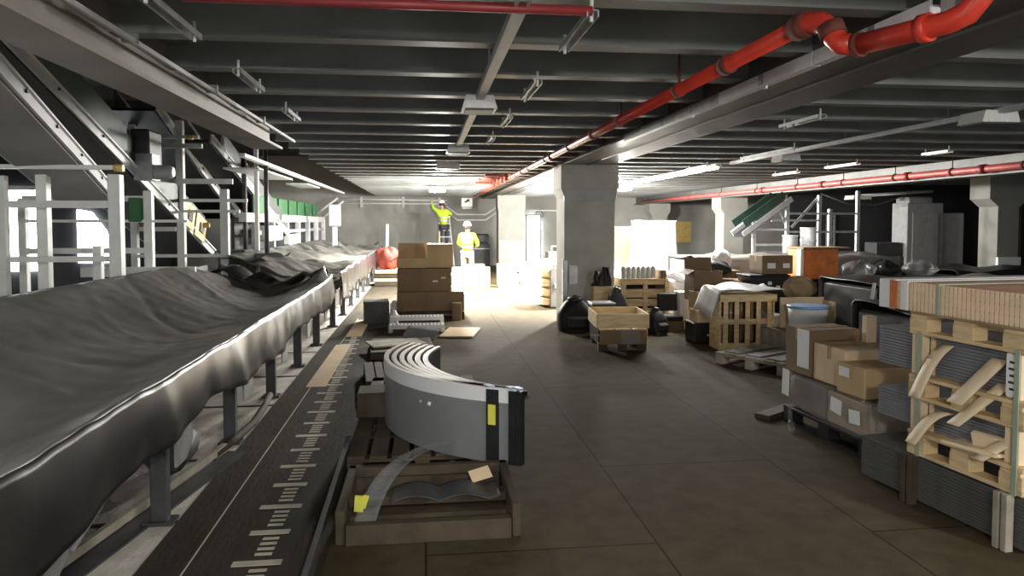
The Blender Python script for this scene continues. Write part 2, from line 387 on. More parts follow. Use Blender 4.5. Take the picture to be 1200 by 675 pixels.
def strut(label, x, y0, y1, group, w=.05):
    t = thing('hanging_bracket', label, 'bracket', (x, (y0 + y1) / 2, 2.63), 0, group)
    L = y1 - y0
    build('channel', MB().box((-w / 2, 0, 0), (.006, L, .03)).box((w / 2, 0, 0), (.006, L, .03)).box((0, 0, .014), (w, L, .004)), 'galv', t)
    build('bolt', MB().tube([(0, L / 2 - .03, -.03), (0, L / 2 - .03, .07)], .009, 6), 'white', t)
    build('bolt', MB().tube([(0, -L / 2 + .03, -.03), (0, -L / 2 + .03, .07)], .009, 6), 'white', t)
for i, (y0, y1) in enumerate(((3.15, 3.85), (4.65, 5.3), (6.2, 6.8))):
    strut(['nearest galvanised bracket hung left of the middle rail', 'middle one of three galvanised brackets left of the middle rail', 'farthest galvanised bracket left of the middle rail'][i], -1.13, y0, y1, 'brackets left of the middle rail')
for i, (y0, y1) in enumerate(((3.2, 3.88), (4.76, 5.43), (6.32, 6.94), (7.9, 8.5))):
    strut(['nearest galvanised bracket hung right of the middle rail', 'second galvanised bracket right of the middle rail', 'third galvanised bracket right of the middle rail', 'fourth and farthest bracket right of the middle rail'][i], .75, y0, y1, 'brackets right of the middle rail')
for i, (x, y0, y1) in enumerate(((3.45, 6.0, 6.7), (4.6, 8.6, 10.1), (6.78, 8.7, 9.2), (6.77, 10.7, 11.6), (4.6, 11.4, 12.3), (6.8, 12.6, 13.5))):
    strut(['galvanised bracket right of the main beam, nearest the camera', 'long pale bracket beside the small lamp on the right', 'first bright bracket high on the right above the red pipe', 'second bright bracket on the right above the red pipe', 'far bracket in line with the small right lamp', 'third far bracket on the right above the red pipe'][i], x, y0, y1, 'brackets on the right ceiling', .08)

# conduits on the far wall
t = thing('wall_conduit', 'pair of long white conduits along the top of the far wall', 'conduit', (0, YF - .06, 0))
build('conduit', MB().tube([(-3.4, 0, 2.62), (.9, 0, 2.56)], .03, 8), 'white', t); build('conduit', MB().tube([(-3.4, 0, 2.45), (.9, 0, 2.43)], .03, 8), 'white', t)
for x in (-2.4, -.8, .6): build('conduit_clip', MB().box((x, 0, 2.5), (.1, .06, .4)), 'paleg', t)
t = thing('wall_conduit', 'white stepped conduits dipping beside the far column', 'conduit', (0, YF - .06, 0))
build('conduit', MB().tube([(.85, 0, 2.35), (1.3, 0, 2.02), (2.4, 0, 2.02), (2.8, 0, 2.3)], .035, 8), 'white', t)
build('conduit', MB().tube([(.85, 0, 2.15), (1.3, 0, 1.8), (2.4, 0, 1.8), (2.8, 0, 2.08)], .035, 8), 'white', t)
t = thing('wall_conduit', 'thin white conduit on the far wall right of the far column', 'conduit', (0, YF - .06, 0))
build('conduit', MB().tube([(3.6, 0, 2.2), (7.5, 0, 2.15)], .025, 8), 'white', t)
t = thing('wall_conduit', 'slanting pair of white tubes left of the far wall conduits', 'conduit', (0, YF - 1.2, 0))
build('conduit', MB().tube([(-3.9, 0, 2.05), (-3.15, 0, 2.62)], .045, 8), 'white', t); build('conduit', MB().tube([(-3.75, 0, 1.85), (-2.95, 0, 2.5)], .045, 8), 'white', t)
t = thing('hanging_sign', 'white square sign with a dark arrow mark hung at the far wall', 'sign', (1.58, 27, 2.28))
build('board', MB().box((0, 0, .17), (.4, .03, .32)), 'signw', t)
build('mark', MB().prism([(-.1, .2), (-.02, .24), (.02, .3), (.12, .28), (.06, .24), (.14, .2), (.02, .2), (-.04, .15)], -.022, -.016, 'y'), 'ink', t)
build('edge_strip', MB().box((0, 0, -.04), (.34, .02, .03)), 'white', t)
t = thing('wall_clock', 'small dark ring mounted on the far wall above the bright doorway', 'clock', (4.55, YF - .04, 2.02))
build('rim', MB().tube([(math.cos(a * PI / 8) * .14, 0, math.sin(a * PI / 8) * .14) for a in range(17)], .02, 6, False), 'dgrey', t)
build('face', MB().lathe([(.13, 0), (.13, .015)], (0, 0, 0), 16, (PI / 2, 0, 0)), 'wall', t)
single('wall_panel', MB().box((0, 0, 0), (.95, .04, .85), bev=.01), 'amber', 'square tan board fixed to the far wall right of the white shrouded stack', 'board', loc=(10.35, YF - .04, 1.32))

# ------------------------------------------------------------------ covered carousels on the left
def carousel(name, label, y0, y1, seed, ends, front=-1.33, back=-3.05, zf=.9, zb=1.16, sag=.30, skirt=.33, fold=1.):
    t = thing(name, label, 'conveyor', (0, 0, 0))
    rnd = random.Random(seed)
    ph = [rnd.uniform(0, 6) for _ in range(8)]
    nv = int((y1 - y0) * 26)
    def top(u, v):
        y = y0 + (y1 - y0) * v; x = front + (back - front) * u
        z = zf + (zb - zf) * u - sag * math.sin(PI * min(1, u * 1.06)) ** 1.0 * (1 - .45 * u)
        f = 0
        f += .022 * math.sin(y * 2.1 + 5 * u + ph[0]) * math.sin(PI * u)
        f += .012 * math.sin(y * 6.1 - 7 * u + ph[1]) * u
        f += .010 * abs(math.sin(y * 9 - 9 * u * u + ph[2])) * (u ** 2)
        f += .006 * wob(x * 2, y * 2)
        for yk, am in ((2.6, .04), (3.4, -.035), (4.9, .035), (5.6, -.04), (7.0, .04), (8.6, .05), (9.3, -.04)):
            f += am * math.exp(-((y - yk - y0 - .9 * u + .35 * math.sin(u * 5 + yk)) / .07) ** 2) * u ** 1.2 * (1.2 - .5 * u)
        z += f * fold * (1 - u ** 5)
        if ends:
            e = max(0., 1 - (y1 - y) / 1.8)
            z += e * e * (.16 * math.sin(u * 4 + 1.5) + .06 * math.sin(u * 19 + y * 3)) * (1 if u > .04 else .3)
        return (x, y, z)
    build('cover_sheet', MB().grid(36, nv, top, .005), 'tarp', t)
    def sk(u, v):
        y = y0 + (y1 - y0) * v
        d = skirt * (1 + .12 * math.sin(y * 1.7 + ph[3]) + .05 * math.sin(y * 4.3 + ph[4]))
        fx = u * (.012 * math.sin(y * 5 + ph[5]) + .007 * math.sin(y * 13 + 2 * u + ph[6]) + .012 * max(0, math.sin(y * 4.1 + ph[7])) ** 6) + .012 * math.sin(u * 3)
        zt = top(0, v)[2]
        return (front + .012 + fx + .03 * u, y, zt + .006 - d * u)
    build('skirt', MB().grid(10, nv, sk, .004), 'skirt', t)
    build('edge_fold', MB().tube([(front + .008, y0 + (y1 - y0) * i / 40, top(0, i / 40)[2] + .004) for i in range(41)], .008, 6), 'galv', t)
    y = y0 + .35
    while y < y1 - .2:
        build('leg', MB().box((front - .16, y, .36), (.09, .07, .72), bev=.006).box((front - .16, y, .012), (.16, .12, .02)), 'dgrey', t)
        build('side_bracket', MB().prism([(y - .14, .62), (y + .14, .62), (y + .14, .44), (y + .02, .36), (y - .14, .36)], front - .035, front - .02, 'x'), 'galv', t)
        build('cross_bar', MB().bar((front - .1, y, .6), (back + .1, y, .72), .06, .08), 'grey', t)
        y += 1.5
    build('side_rail', MB().box((front - .13, (y0 + y1) / 2, .66), (.05, y1 - y0 - .1, .12)), 'grey', t)
    build('brace', MB().tube([(front - .3, y0 + 2.6, .18), (front - .3, y0 + 3.0, .3), (front - .25, y0 + 3.5, .42), (front - .2, y0 + 3.9, .42)], .016, 8), 'grey', t)
    build('back_panel', MB().box((back + .03, (y0 + y1) / 2, .56), (.03, y1 - y0 - .1, 1.1)), 'dgrey', t)
    build('under_frame', MB().box(((front + back) / 2 - .2, (y0 + y1) / 2, .3), (.9, y1 - y0 - .6, .3)), 'dgrey', t)
    return t
carousel('baggage_carousel', 'long nearest conveyor trough covered with dark plastic sheeting', .9, 10.6, 3, True)
carousel('baggage_carousel', 'farther conveyor trough under shiny crumpled grey sheeting near the far wall', 11.7, 23.5, 9, True, zf=.92, zb=1.2, sag=.16, skirt=.42, fold=4.)
# loose sheet bunched at the end of the near one
def bunch(u, v):
    x = -2.9 + 1.5 * u; y = 10.2 + 1.3 * v
    return (x, y, 1.02 - .1 * u + .12 * math.sin(u * 7 + v * 3) * math.sin(PI * v) + .06 * math.sin(u * 17 - v * 8) - .28 * v * v)
single('plastic_sheet', MB().grid(34, 24, bunch, .004), 'skirt', 'loose glossy black sheet bunched between the two covered troughs', 'plastic sheet')
single('green_sheet', MB().grid(16, 12, lambda u, v: (-3.2 + 1.0 * u, 11.6 + .9 * v, 1.1 + .1 * u + .05 * math.sin(u * 9 + v * 4)), .005), 'dkgreen', 'green sheet lying across the end of the nearest covered trough', 'plastic sheet')
single('timber_prop', MB().bar((-1.28, 25.2, 0), (-1.26, 25.5, 1.65), .1, .05), 'white', 'white upright batten standing at the end of the far trough', 'batten')
def sack(u, v):
    a = 2 * PI * u; p = PI * (v - .5)
    r = 1 + .09 * math.sin(a * 5 + v * 6) + .07 * math.sin(a * 9 - v * 11)
    return (-.98 + .36 * math.cos(p) * math.cos(a) * r, 20 + .3 * math.cos(p) * math.sin(a) * r, .72 + .3 * math.sin(p) * r)
single('red_sack', MB().grid(28, 14, sack, 0), 'redbag', 'crumpled red sack on timbers behind the stacked cardboard boxes', 'sack')
t = thing('timber_stack', 'stack of pale timber boards under the red sack', 'timber', (-.95, 20, 0))
for i in range(4): build('board', MB().box((.02 * (i % 2), 0, .06 + .11 * i), (.75, .9, .09), bev=.006), 'cardlt' if i % 2 else 'dkwood', t)
# steel angle guides on the concrete
t = thing('floor_guide', 'steel angle strip lying on the concrete under the near trough', 'floor guide', (0, 0, 0))
build('upright_edge', MB().bar((-1.8, 3.45, .05), (-1.47, 5.5, .05), .035, .05), 'grwood', t); build('shade_strip', MB().bar((-1.72, 3.5, .008), (-1.38, 5.5, .008), .14, .012), 'dgrey', t)  # dark flat strip stands in for the shadow side of the angle
single('bent_strip', MB().tube([(-1.5, 5.35, .04), (-1.44, 5.7, .05), (-1.40, 6.1, .06), (-1.40, 6.5, .09), (-1.43, 6.9, .1)], .03, 8), 'dkwood', 'dark bent strip lying on the concrete beyond the steel angle', 'strip')
single('drum', MB().lathe([(.12, 0), (.14, .02), (.15, .28), (.13, .32)], (0, 0, 0), 14, (PI / 2, 0, 0)), 'dgrey', 'dark cylinder lying under the near trough', 'drum', loc=(-1.72, 5.3, .16))

# ------------------------------------------------------------------ inclined conveyors and steel frames on the left
def incline(name, label, a, b, w, side='paleg', guard=None, gh=.28, bed='black'):
    a, b = Vector(a), Vector(b); d = (b - a); t = thing(name, label, 'conveyor', tuple(b)); a, b = a - b, Vector((0, 0, 0))
    h = Vector((d.y, -d.x, 0)).normalized(); L = -h * w           # towards the left of travel seen from the aisle
    n = d.normalized().cross(h).normalized() * -1
    if n.z < 0: n = -n
    build('side_frame', MB().bar(a, b, .03, .11, n), side, t)
    build('side_frame', MB().bar(a + L, b + L, .03, .11, n), side, t)
    build('belt_bed', MB().bar(a + L / 2 - n * .05, b + L / 2 - n * .05, w - .05, .05, n), bed, t)
    build('edge_lip', MB().bar(a + n * .06 - L * .02, b + n * .06 - L * .02, .05, .02, n), 'white', t)
    for i in range(1, 6): 
        p = a + (b - a) * (i / 6)
        build('bolt', MB().box(p + n * .02 - L.normalized() * .02, (.03, .03, .03)), 'dgrey', t)
    if guard:
        build('side_guard', MB().bar(a + (b - a) * .08 + n * (.1 + gh / 2), a + (b - a) * .9 + n * (.1 + gh / 2), .025, gh, n), guard, t)
        build('side_guard', MB().bar(a + L + (b - a) * .08 + n * (.1 + gh / 2), a + L + (b - a) * .9 + n * (.1 + gh / 2), .025, gh, n), guard, t)
    return t, a, b, n, h
incline('inclined_conveyor', 'nearest inclined conveyor descending from the upper left corner', (-2.975, 4.85, 3.13), (-3.76, 9.5, 2.0), .64, 'paleg', None, .28, 'wall')
t, a, b, n, h = incline('inclined_conveyor', 'second inclined conveyor with dark green guard and yellow hazard plates', (-4.05, 7.6, 3.55), (-3.74, 13.5, 1.15), .9, 'paleg', 'dkgreen', .34)
for k, (f0, f1) in enumerate(((.75, .815), (.835, .9))):
    p, q = a + (b - a) * f0, a + (b - a) * f1
    build('hazard_plate', MB().bar(p + n * .16 + h * .03, q + n * .16 + h * .05, .012, .4, n), 'amber', t)
    build('hazard_mark', MB().bar(p.lerp(q, .35) + n * .16 + h * .058, p.lerp(q, .75) + n * .16 + h * .058, .012, .16, n), 'black', t)
build('drive_motor', MB().lathe([(.09, 0), (.1, .03), (.1, .3), (.07, .36)], a + (b - a) * .5 + h * .1 + n * .05, 12, (0, PI / 2, 0)).box(a + (b - a) * .5 + h * .1 + n * .12, (.24, .3, .36)), 'grey', t)
build('drive_guard', MB().box(a + (b - a) * .5 + h * .05 + n * .38, (.26, .5, .55), bev=.03), 'dgrey', t)
incline('inclined_conveyor', 'third inclined conveyor behind the tall white post on the left', (-4.0, 11.6, 3.45), (-3.86, 15.5, 1.85), .8, 'paleg', 'dgrey', .4)
incline('inclined_conveyor', 'farthest inclined conveyor just left of the green panel row', (-3.5, 12.6, 3.1), (-3.2, 17.5, 1.45), .5, 'grey', 'dgrey', .25)

def frame(name, label, origin, posts, rails, m='white', pw=.09, caps=()):
    """posts: (x, y, z0, z1); rails: (x0, y0, x1, y1, z, height)"""
    t = thing(name, label, 'railing', origin); o = Vector(origin)
    for x, y, z0, z1, w in posts:
        build('post', MB().box((x - o.x, y - o.y, (z0 + z1) / 2), (w, w, z1 - z0), bev=.006).box((x - o.x, y - o.y, z0 + .008), (w * 1.6, w * 1.6, .016)), m, t)
    for x0, y0, x1, y1, z, h in rails:
        build('rail', MB().bar((x0 - o.x, y0 - o.y, z), (x1 - o.x, y1 - o.y, z), .05, h), m, t)
    for x, y, z in caps:
        build('end_cap', MB().tube([(x - o.x - .04, y - o.y, z), (x - o.x + .05, y - o.y, z)], .04, 8), 'amber', t, 'yellow end cap')
    return t
Y = 8.
frame('guard_railing', 'near white steel frame of posts and rails on the far left', (-3.8, Y, 0),
      [(-4.28, Y, 0, 2.18, .09), (-4.03, Y + .3, 0, 2.34, .11), (-3.18, Y, 0, 2.2, .12), (-3.62, Y + .6, 0, 1.44, .09), (-5.3, Y, 0, 2.2, .1)],
      [(-5.6, Y - .02, -3.1, Y - .02, 2.27, .045), (-5.6, Y, -3.18, Y, 1.89, .075), (-5.6, Y + .05, -3.18, Y + .05, 1.32, .06)], caps=[(-3.14, Y - .02, 2.265)])
frame('guard_railing', 'second white steel frame with a green box just behind the near one', (-3.3, 9.6, 0),
      [(-3.43, 9.6, 0, 2.1, .1), (-4.9, 9.6, 0, 2.0, .09)],
      [(-4.9, 9.6, -3.4, 9.6, 2.0, .07), (-4.9, 9.55, -2.95, 9.55, 1.72, .035), (-4.9, 9.6, -3.45, 9.6, 1.35, .07), (-4.2, 9.5, -2.85, 9.5, 1.09, .12)], m='white')
single('control_box', MB().box((0, 0, 0), (.15, .12, .3), bev=.012), 'green', 'small green box fixed between two white posts on the left', 'box', loc=(-3.56, 9.55, 1.86))
frame('guard_railing', 'tall white steel frame behind the hazard plated conveyor', (-3.8, 12, 0),
      [(-3.80, 12, 0, 3.3, .11), (-3.14, 12, 0, 2.23, .12), (-2.98, 13.5, 0, 3.2, .07), (-4.5, 12, 0, 3.3, .1)],
      [(-4.5, 11.95, -3.5, 11.95, 3.04, .05), (-4.5, 11.95, -3.45, 11.95, 2.9, .07), (-4.3, 11.95, -3.0, 11.95, 2.35, .08), (-3.8, 11.95, -2.78, 11.95, 2.05, .05), (-3.8, 11.95, -2.9, 11.95, 1.88, .045), (-4.5, 11.95, -3.1, 11.95, 1.18, .05), (-4.4, 11.9, -3.85, 11.9, 1.6, .07)],
      caps=[(-3.62, 11.9, 3.03), (-3.4, 11.9, 1.66)])
for i, (x, y) in enumerate(((-3.35, 14.2), (-2.75, 13.2))):
    single('hanging_rod', MB().tube([(0, 0, .9), (0, 0, 3.0)], .04, 8), 'dgrey', ['dark vertical rod left of the green panels', 'dark vertical rod passing in front of the green panels'][i], 'rod', loc=(x, y, 0))
single('drive_cabinet', MB().box((0, 0, .6), (.5, .7, 1.2), bev=.02), 'dgrey', 'dark cabinet at the foot of the hazard plated conveyor', 'cabinet', loc=(-3.45, 13.9, 0))

# green panel platform
t = thing('conveyor_platform', 'grey elevated conveyor line topped by a row of green panels', 'conveyor', (-3.3, 14.5, 0))
for i in range(7): build('green_panel', MB().box((0, .6 + i * 1.25, 2.07), (.05, .98 if i < 6 else .7, .36), bev=.01), 'green', t, 'green side panel')
build('beam', MB().box((0, 4.6, 1.8), (.14, 10.6, .17)), 'paleg', t); build('lower_beam', MB().box((.02, 5, 1.5), (.1, 9.8, .08)), 'grey', t)
build('base_beam', MB().box((0, 5, 1.02), (.1, 10, .08)), 'paleg', t)
for i in range(7): build('post', MB().box((.04, .1 + i * 1.6, .9), (.12, .14, 1.8), bev=.008), 'paleg', t)
build('motor_box', MB().box((.1, 1.3, 1.48), (.2, 1.5, .32), bev=.02), 'paleg', t); build('motor_box', MB().box((.1, 3.6, 1.3), (.16, 1.2, .25), bev=.02), 'white', t)
build('dark_backing', MB().box((-.35, 5, 1.3), (.05, 10, 1.0)), 'dgrey', t)
t = thing('conduit_tray', 'white sloping lighting rail above the green panel row', 'cable rail', (-2.6, 11.5, 2.75))
build('rail', MB().bar((-.15, 0, -.02), (.0, 12.5, -.1), .1, .05), 'white', t)
build('light_panel', MB().box((-.5, 3, -.12), (.6, 3.2, .03)).box((-.35, 7, -.14), (.5, 2.0, .03)), 'paleg', t)
single('conduit_drop', MB().box((0, 0, 1.9), (.3, .3, .6), bev=.02).box((0, 0, 1.2), (.12, .12, 1.4)), 'paleg', 'grey duct standing at the far end of the green panels', 'duct', loc=(-2.45, 20.5, 0))

# ------------------------------------------------------------------ generic goods
def pallet(name, label, loc, rz=0., L=1.2, W=.8, m='wood', group=None, H=.144):
    t = thing(name, label, 'pallet', loc, rz, group)
    for x in (-W / 2 + .05, 0, W / 2 - .05):
        build('bottom_board', MB().box((x, 0, .011), (.1, L, .022), bev=.003), m, t)
        for y in (-L / 2 + .07, 0, L / 2 - .07): build('block', MB().box((x, y, .06), (.1, .14, .078), bev=.004), m, t)
    for y in (-L / 2 + .07, 0, L / 2 - .07): build('stringer', MB().box((0, y, .11), (W, .12, .02)), m, t)
    n = 5 if W < .9 else 7
    for i in range(n):
        build('deck_board', MB().box((-W / 2 + .06 + i * (W - .12) / (n - 1), 0, .132), (.115, L, .022), bev=.003), m, t)
    return t
def cbox(label, loc, rz, d, m='card', group=None, name='cardboard_box', tape=True, lab=None, flaps=False, text=None):
    sx, sy, sz = d
    t = thing(name, label, 'box', loc, rz, group)
    if flaps:
        w = .008
        build('body', MB().box((0, 0, w / 2), (sx, sy, w)).box((-sx / 2, 0, sz / 2), (w, sy, sz)).box((sx / 2, 0, sz / 2), (w, sy, sz)).box((0, -sy / 2, sz / 2), (sx, w, sz)).box((0, sy / 2, sz / 2), (sx, w, sz)), m, t)
        build('flap', MB().box((0, sy / 2 + .02, sz + sy * .22), (sx, w, sy * .45), (-.15, 0, 0)), m, t)
        build('flap', MB().box((-sx / 2 - sx * .12, 0, sz - .02), (sx * .3, sy, w), (0, -.5, 0)), m, t)
    else:
        build('body', MB().box((0, 0, sz / 2), d, bev=.008), m, t)
        if tape: build('tape', MB().box((0, 0, sz + .001), (sx * 1.002, .05, .003)).box((-sx / 2 - .0008, 0, sz - .05), (.003, .05, .1)).box((sx / 2 + .0008, 0, sz - .05), (.003, .05, .1)), 'tape', t)
    for L in (lab or []):
        f, u, v, w, h = L
        if f == '-x': mb = MB().box((-sx / 2 - .002, u * sy, v * sz), (.003, w, h))
        else: mb = MB().box((u * sx, -sy / 2 - .002, v * sz), (w, .003, h))
        o = build('paper_label', mb, 'label', t)
    for L in (text or []):
        f, u, v, w, h = L
        mb = MB()
        if f == '-y':
            n = 9
            for i in range(n):
                cx = (u - .0) * sx - w / 2 + (i + .5) * w / n; cw = w / n * .7
                mb.box((cx - cw * .4, -sy / 2 - .002, v * sz), (cw * .22, .003, h)); mb.box((cx + cw * .3, -sy / 2 - .002, v * sz), (cw * .22, .003, h))
                mb.box((cx, -sy / 2 - .002, v * sz + (h * .42 if i % 2 else 0)), (cw * .6, .003, h * .2))
        build('printed_word', mb, 'ink', t)
    return t

# ------------------------------------------------------------------ stacked boxes in the middle distance
t = pallet('timber_pallet', 'dark pallet under the cardboard box stack beside the aisle', (.1, 13.15, 0), PI / 2, 1.2, .9, 'dkwood')
cbox('wide brown box at the bottom of the aisle box stack', (.11, 13.2, .145), 0, (1.18, .8, .34), 'carddk', lab=[])
cbox('large brown box in the middle of the aisle box stack', (-.0, 13.2, .49), 0, (.95, .75, .40), 'carddk', lab=[('-y', .2, .45, .09, .03), ('-y', .35, .6, .08, .025)])
cbox('open cardboard box on the left of the aisle box stack', (-.22, 13.2, .9), 0, (.52, .6, .16), 'card', flaps=True)
cbox('tallest cardboard box on top of the aisle box stack', (.28, 13.2, .9), 0, (.46, .6, .42), 'card')
cbox('pale low box in front of the aisle box stack', (.56, 12.7, .0), 0, (.16, .2, .3), 'carddk')
t = thing('steel_grating', 'two pale slotted steel planks lying before the aisle box stack', 'grating', (-.12, 11.75, 0))
for k, (y, z) in enumerate(((0, .17), (-.45, .1))):
    mb = MB().box((0, y - .12, z), (.85, .02, .06)).box((0, y + .12, z), (.85, .02, .06))
    for i in range(15): mb.box((-.4 + i * .057, y, z + .02), (.03, .24, .012))
    mb.box((-.4, y, z - .06), (.06, .2, z * .6)); mb.box((.4, y, z - .06), (.06, .2, z * .6))
    build('plank', mb, 'white', t)
cbox('dark grey carton left of the aisle box stack', (-.82, 12.5, 0), .1, (.42, .5, .38), 'dgrey', name='carton', tape=False)
single('white_canister', MB().lathe([(.06, 0), (.075, .02), (.075, .2), (.05, .25), (.03, .28)], seg=14), 'white', 'white canister at the left corner of the aisle box stack', 'canister', loc=(-.5, 11.9, 0))
single('white_canister', MB().lathe([(.06, 0), (.075, .02), (.075, .26), (.05, .3), (.03, .33)], seg=14), 'whitefilm', 'taller white canister left of the wide bottom box', 'canister', loc=(-.53, 12.9, .0))
single('metal_sheet', MB().box((0, 0, .1), (.5, .05, .22), (0.7, .2, .5), .01), 'grey', 'grey folded panel leaning before the slotted steel planks', 'panel', loc=(-.05, 10.4, .02))
single('loose_board', MB().box((0, 0, .02), (.7, .5, .02), (0, 0, .3)), 'grwood', 'flat grey board lying beyond the curved panels', 'board', loc=(-.38, 9.6, .1))
single('loose_board', MB().box((0, 0, .02), (.5, .9, .02), (0, 0, -.2)), 'cardlt', 'flat tan board right of the slotted steel planks', 'board', loc=(.55, 11.1, .0))
single('loose_board', MB().box((0, 0, .05), (.8, 1.1, .1), (0, 0, .05), .01), 'dkwood', 'dark low platform board under the loose grey board', 'board', loc=(-.3, 9.6, .0))

# ------------------------------------------------------------------ curved panels on pallets in the foreground
pallet('timber_pallet', 'dark pallet under the middle of the curved panels', (-.02, 5.45, 0), 0, 1.2, 1.0, 'dkwood')
pallet('timber_pallet', 'dark pallet under the far end of the curved panels', (-.02, 6.75, 0), 0, 1.2, 1.0, 'dkwood')
NP = 6
for i in range(NP):
    cx, cyy, rad = 1.05 + .062 * i, 5.85 - .035 * i, 1.37
    t = thing('curved_panel', '', 'curved panel', (cx, cyy, .147), 0, 'nested curved panels on the pallets')
    t['label'] = ['outermost grey curved panel with a yellow tag at its end', 'second curved panel from the outside of the nested row', 'third curved panel from the outside of the nested row',
                  'third curved panel from the inside of the nested row', 'second curved panel from the inside of the nested row', 'innermost curved panel of the nested row, dark inner face'][i]
    a0, a1 = R(152 + .8 * i), R(242 - 1.35 * i); n = 40; th = .034
    def shell(r0, r1, z0, z1, f0=0., f1=1.):
        mb = MB(); rows = []
        for k in range(n + 1):
            a = a0 + (a1 - a0) * (f0 + (f1 - f0) * k / n); c, s = math.cos(a), math.sin(a)
            rows.append([mb.bm.verts.new(p) for p in ((r1 * c, r1 * s, z0), (r1 * c, r1 * s, z1), (r0 * c, r0 * s, z1), (r0 * c, r0 * s, z0))])
        for p, q in zip(rows, rows[1:]):
            for e in range(4):
                f = mb.bm.faces.new((p[e], p[(e + 1) % 4], q[(e + 1) % 4], q[e])); f.smooth = False
        mb.bm.faces.new(rows[0]); mb.bm.faces.new(rows[-1][::-1])
        return mb
    build('face', shell(rad - th + .006, rad, 0, .478), 'panel' if i < 5 else 'dgrey', t)
    build('top_edge', shell(rad - th, rad - .002, .478, .493), 'paneltop', t)
    build('trim', shell(rad + .0, rad + .004, .395, .491), 'panelsheen', t)  # white band paints a sheen along the upper outer face
    e = Vector((math.cos(a1), math.sin(a1), 0)); tn = Vector((-math.sin(a1), math.cos(a1), 0))
    if i in (0, 1, 4, 5):
        build('end_cap', MB().bar(e * (rad - th / 2) + tn * .012 + Vector((0, 0, -.0)), e * (rad - th / 2) + tn * .012 + Vector((0, 0, .478)), th + .016, .05, e), 'blackgloss', t)
    if i == 0:
        build('tag', MB().bar(e * (rad + .012) + tn * .03 + Vector((0, 0, .25)), e * (rad + .012) + tn * .03 + Vector((0, 0, .38)), .05, .012, e), 'ytag', t, 'yellow tag')
        build('bolt', MB().tube([Vector((rad * math.cos(R(222)), rad * math.sin(R(222)), .33)), Vector(((rad + .012) * math.cos(R(222)), (rad + .012) * math.sin(R(222)), .31))], .012, 8), 'white', t)
        build('bolt', MB().tube([Vector((rad * math.cos(R(218)), rad * math.sin(R(218)), .33)), Vector(((rad + .008) * math.cos(R(218)), (rad + .008) * math.sin(R(218)), .31))], .012, 8), 'grey', t)
    if i in (0, 4, 5):
        build('film_scrap', MB().box(e * (rad - .012) + tn * -.0 + Vector((0, 0, .497)), (.05, .07, .008), (0, .1, .4)), 'blue', t, 'blue film scrap')
single('black_strap', MB().tube([(.25, 6.9, .02), (.5, 7.1, .03), (.62, 6.85, .05), (.8, 7.0, .02), (1.0, 7.05, .02)], .022, 6), 'black', 'black strap lying on the floor beyond the curved panels', 'strap')

t = thing('timber_stillage', 'low dark timber stillage on the floor before the curved panels', 'stillage', (0.02, 4.2, 0))
build('front_rail', MB().box((0, -.36, .055), (.88, .06, .11), bev=.005), 'dkwood', t)
build('back_rail', MB().box((0, .34, .15), (.98, .06, .06), bev=.005), 'dkwood', t); build('back_board', MB().box((0, .36, .06), (.96, .03, .12)), 'dkwood', t)
build('middle_rail', MB().box((0, -.02, .11), (.9, .1, .05), bev=.004), 'dkwood', t)
for s in (-1, 1): build('side_rail', MB().box((s * .47, 0, .09), (.05, .74, .18), bev=.005), 'dkwood', t)
for i in range(3): build('bottom_board', MB().box((0, -.25 + i * .25, .015), (.9, .12, .025)), 'dkwood', t)
single('clear_sheet', MB().grid(18, 8, lambda u, v: (-.28 + .36 * (1 - u) ** 2 + .12 * v - .12 * u, 4.78 - .95 * u, .24 + .05 * math.sin(PI * u) - .2 * u * u * (u > .2) + .004 * math.sin(v * 9)), .003), 'film', 'grey translucent strip curling down over the timber stillage', 'plastic strip')
single('folded_sheet', MB().grid(20, 10, lambda u, v: (-.2 + .62 * u, 4.02 + .3 * v, .14 + .035 * abs(math.sin(u * 7)) - .02 * v), .004), 'dgrey', 'grey crumpled sheet inside the timber stillage', 'plastic sheet')
single('yellow_tag', MB().box((0, 0, .05), (.05, .012, .1), (.3, .1, 0)).box((.03, 0, .06), (.03, .012, .08), (.3, .3, 0)), 'ytag', 'small yellow tag at the left of the timber stillage', 'tag', loc=(-.36, 3.96, .12))
single('paper_tag', MB().box((0, 0, 0), (.13, .08, .004), (.7, -.15, .3)), 'cardlt', 'tan paper tag lying in the right of the timber stillage', 'tag', loc=(.33, 4.32, .18))
single('floor_edging', MB().bar((-.54, 5.2, .16), (-.56, 3.0, .03), .03, .05), 'dgrey', 'grey metal edging along the left side of the pallets', 'edging')
pallet('timber_pallet', 'old pallet lying at the left rear of the curved panels', (-.38, 7.7, .0), .1, 1.0, .5, 'dkwood')
single('timber_block', MB().box((0, 0, .1), (.24, .3, .2), bev=.01), 'dkwood', 'dark timber block standing on the pallet left of the curved panels', 'block', loc=(-.42, 5.95, .146))

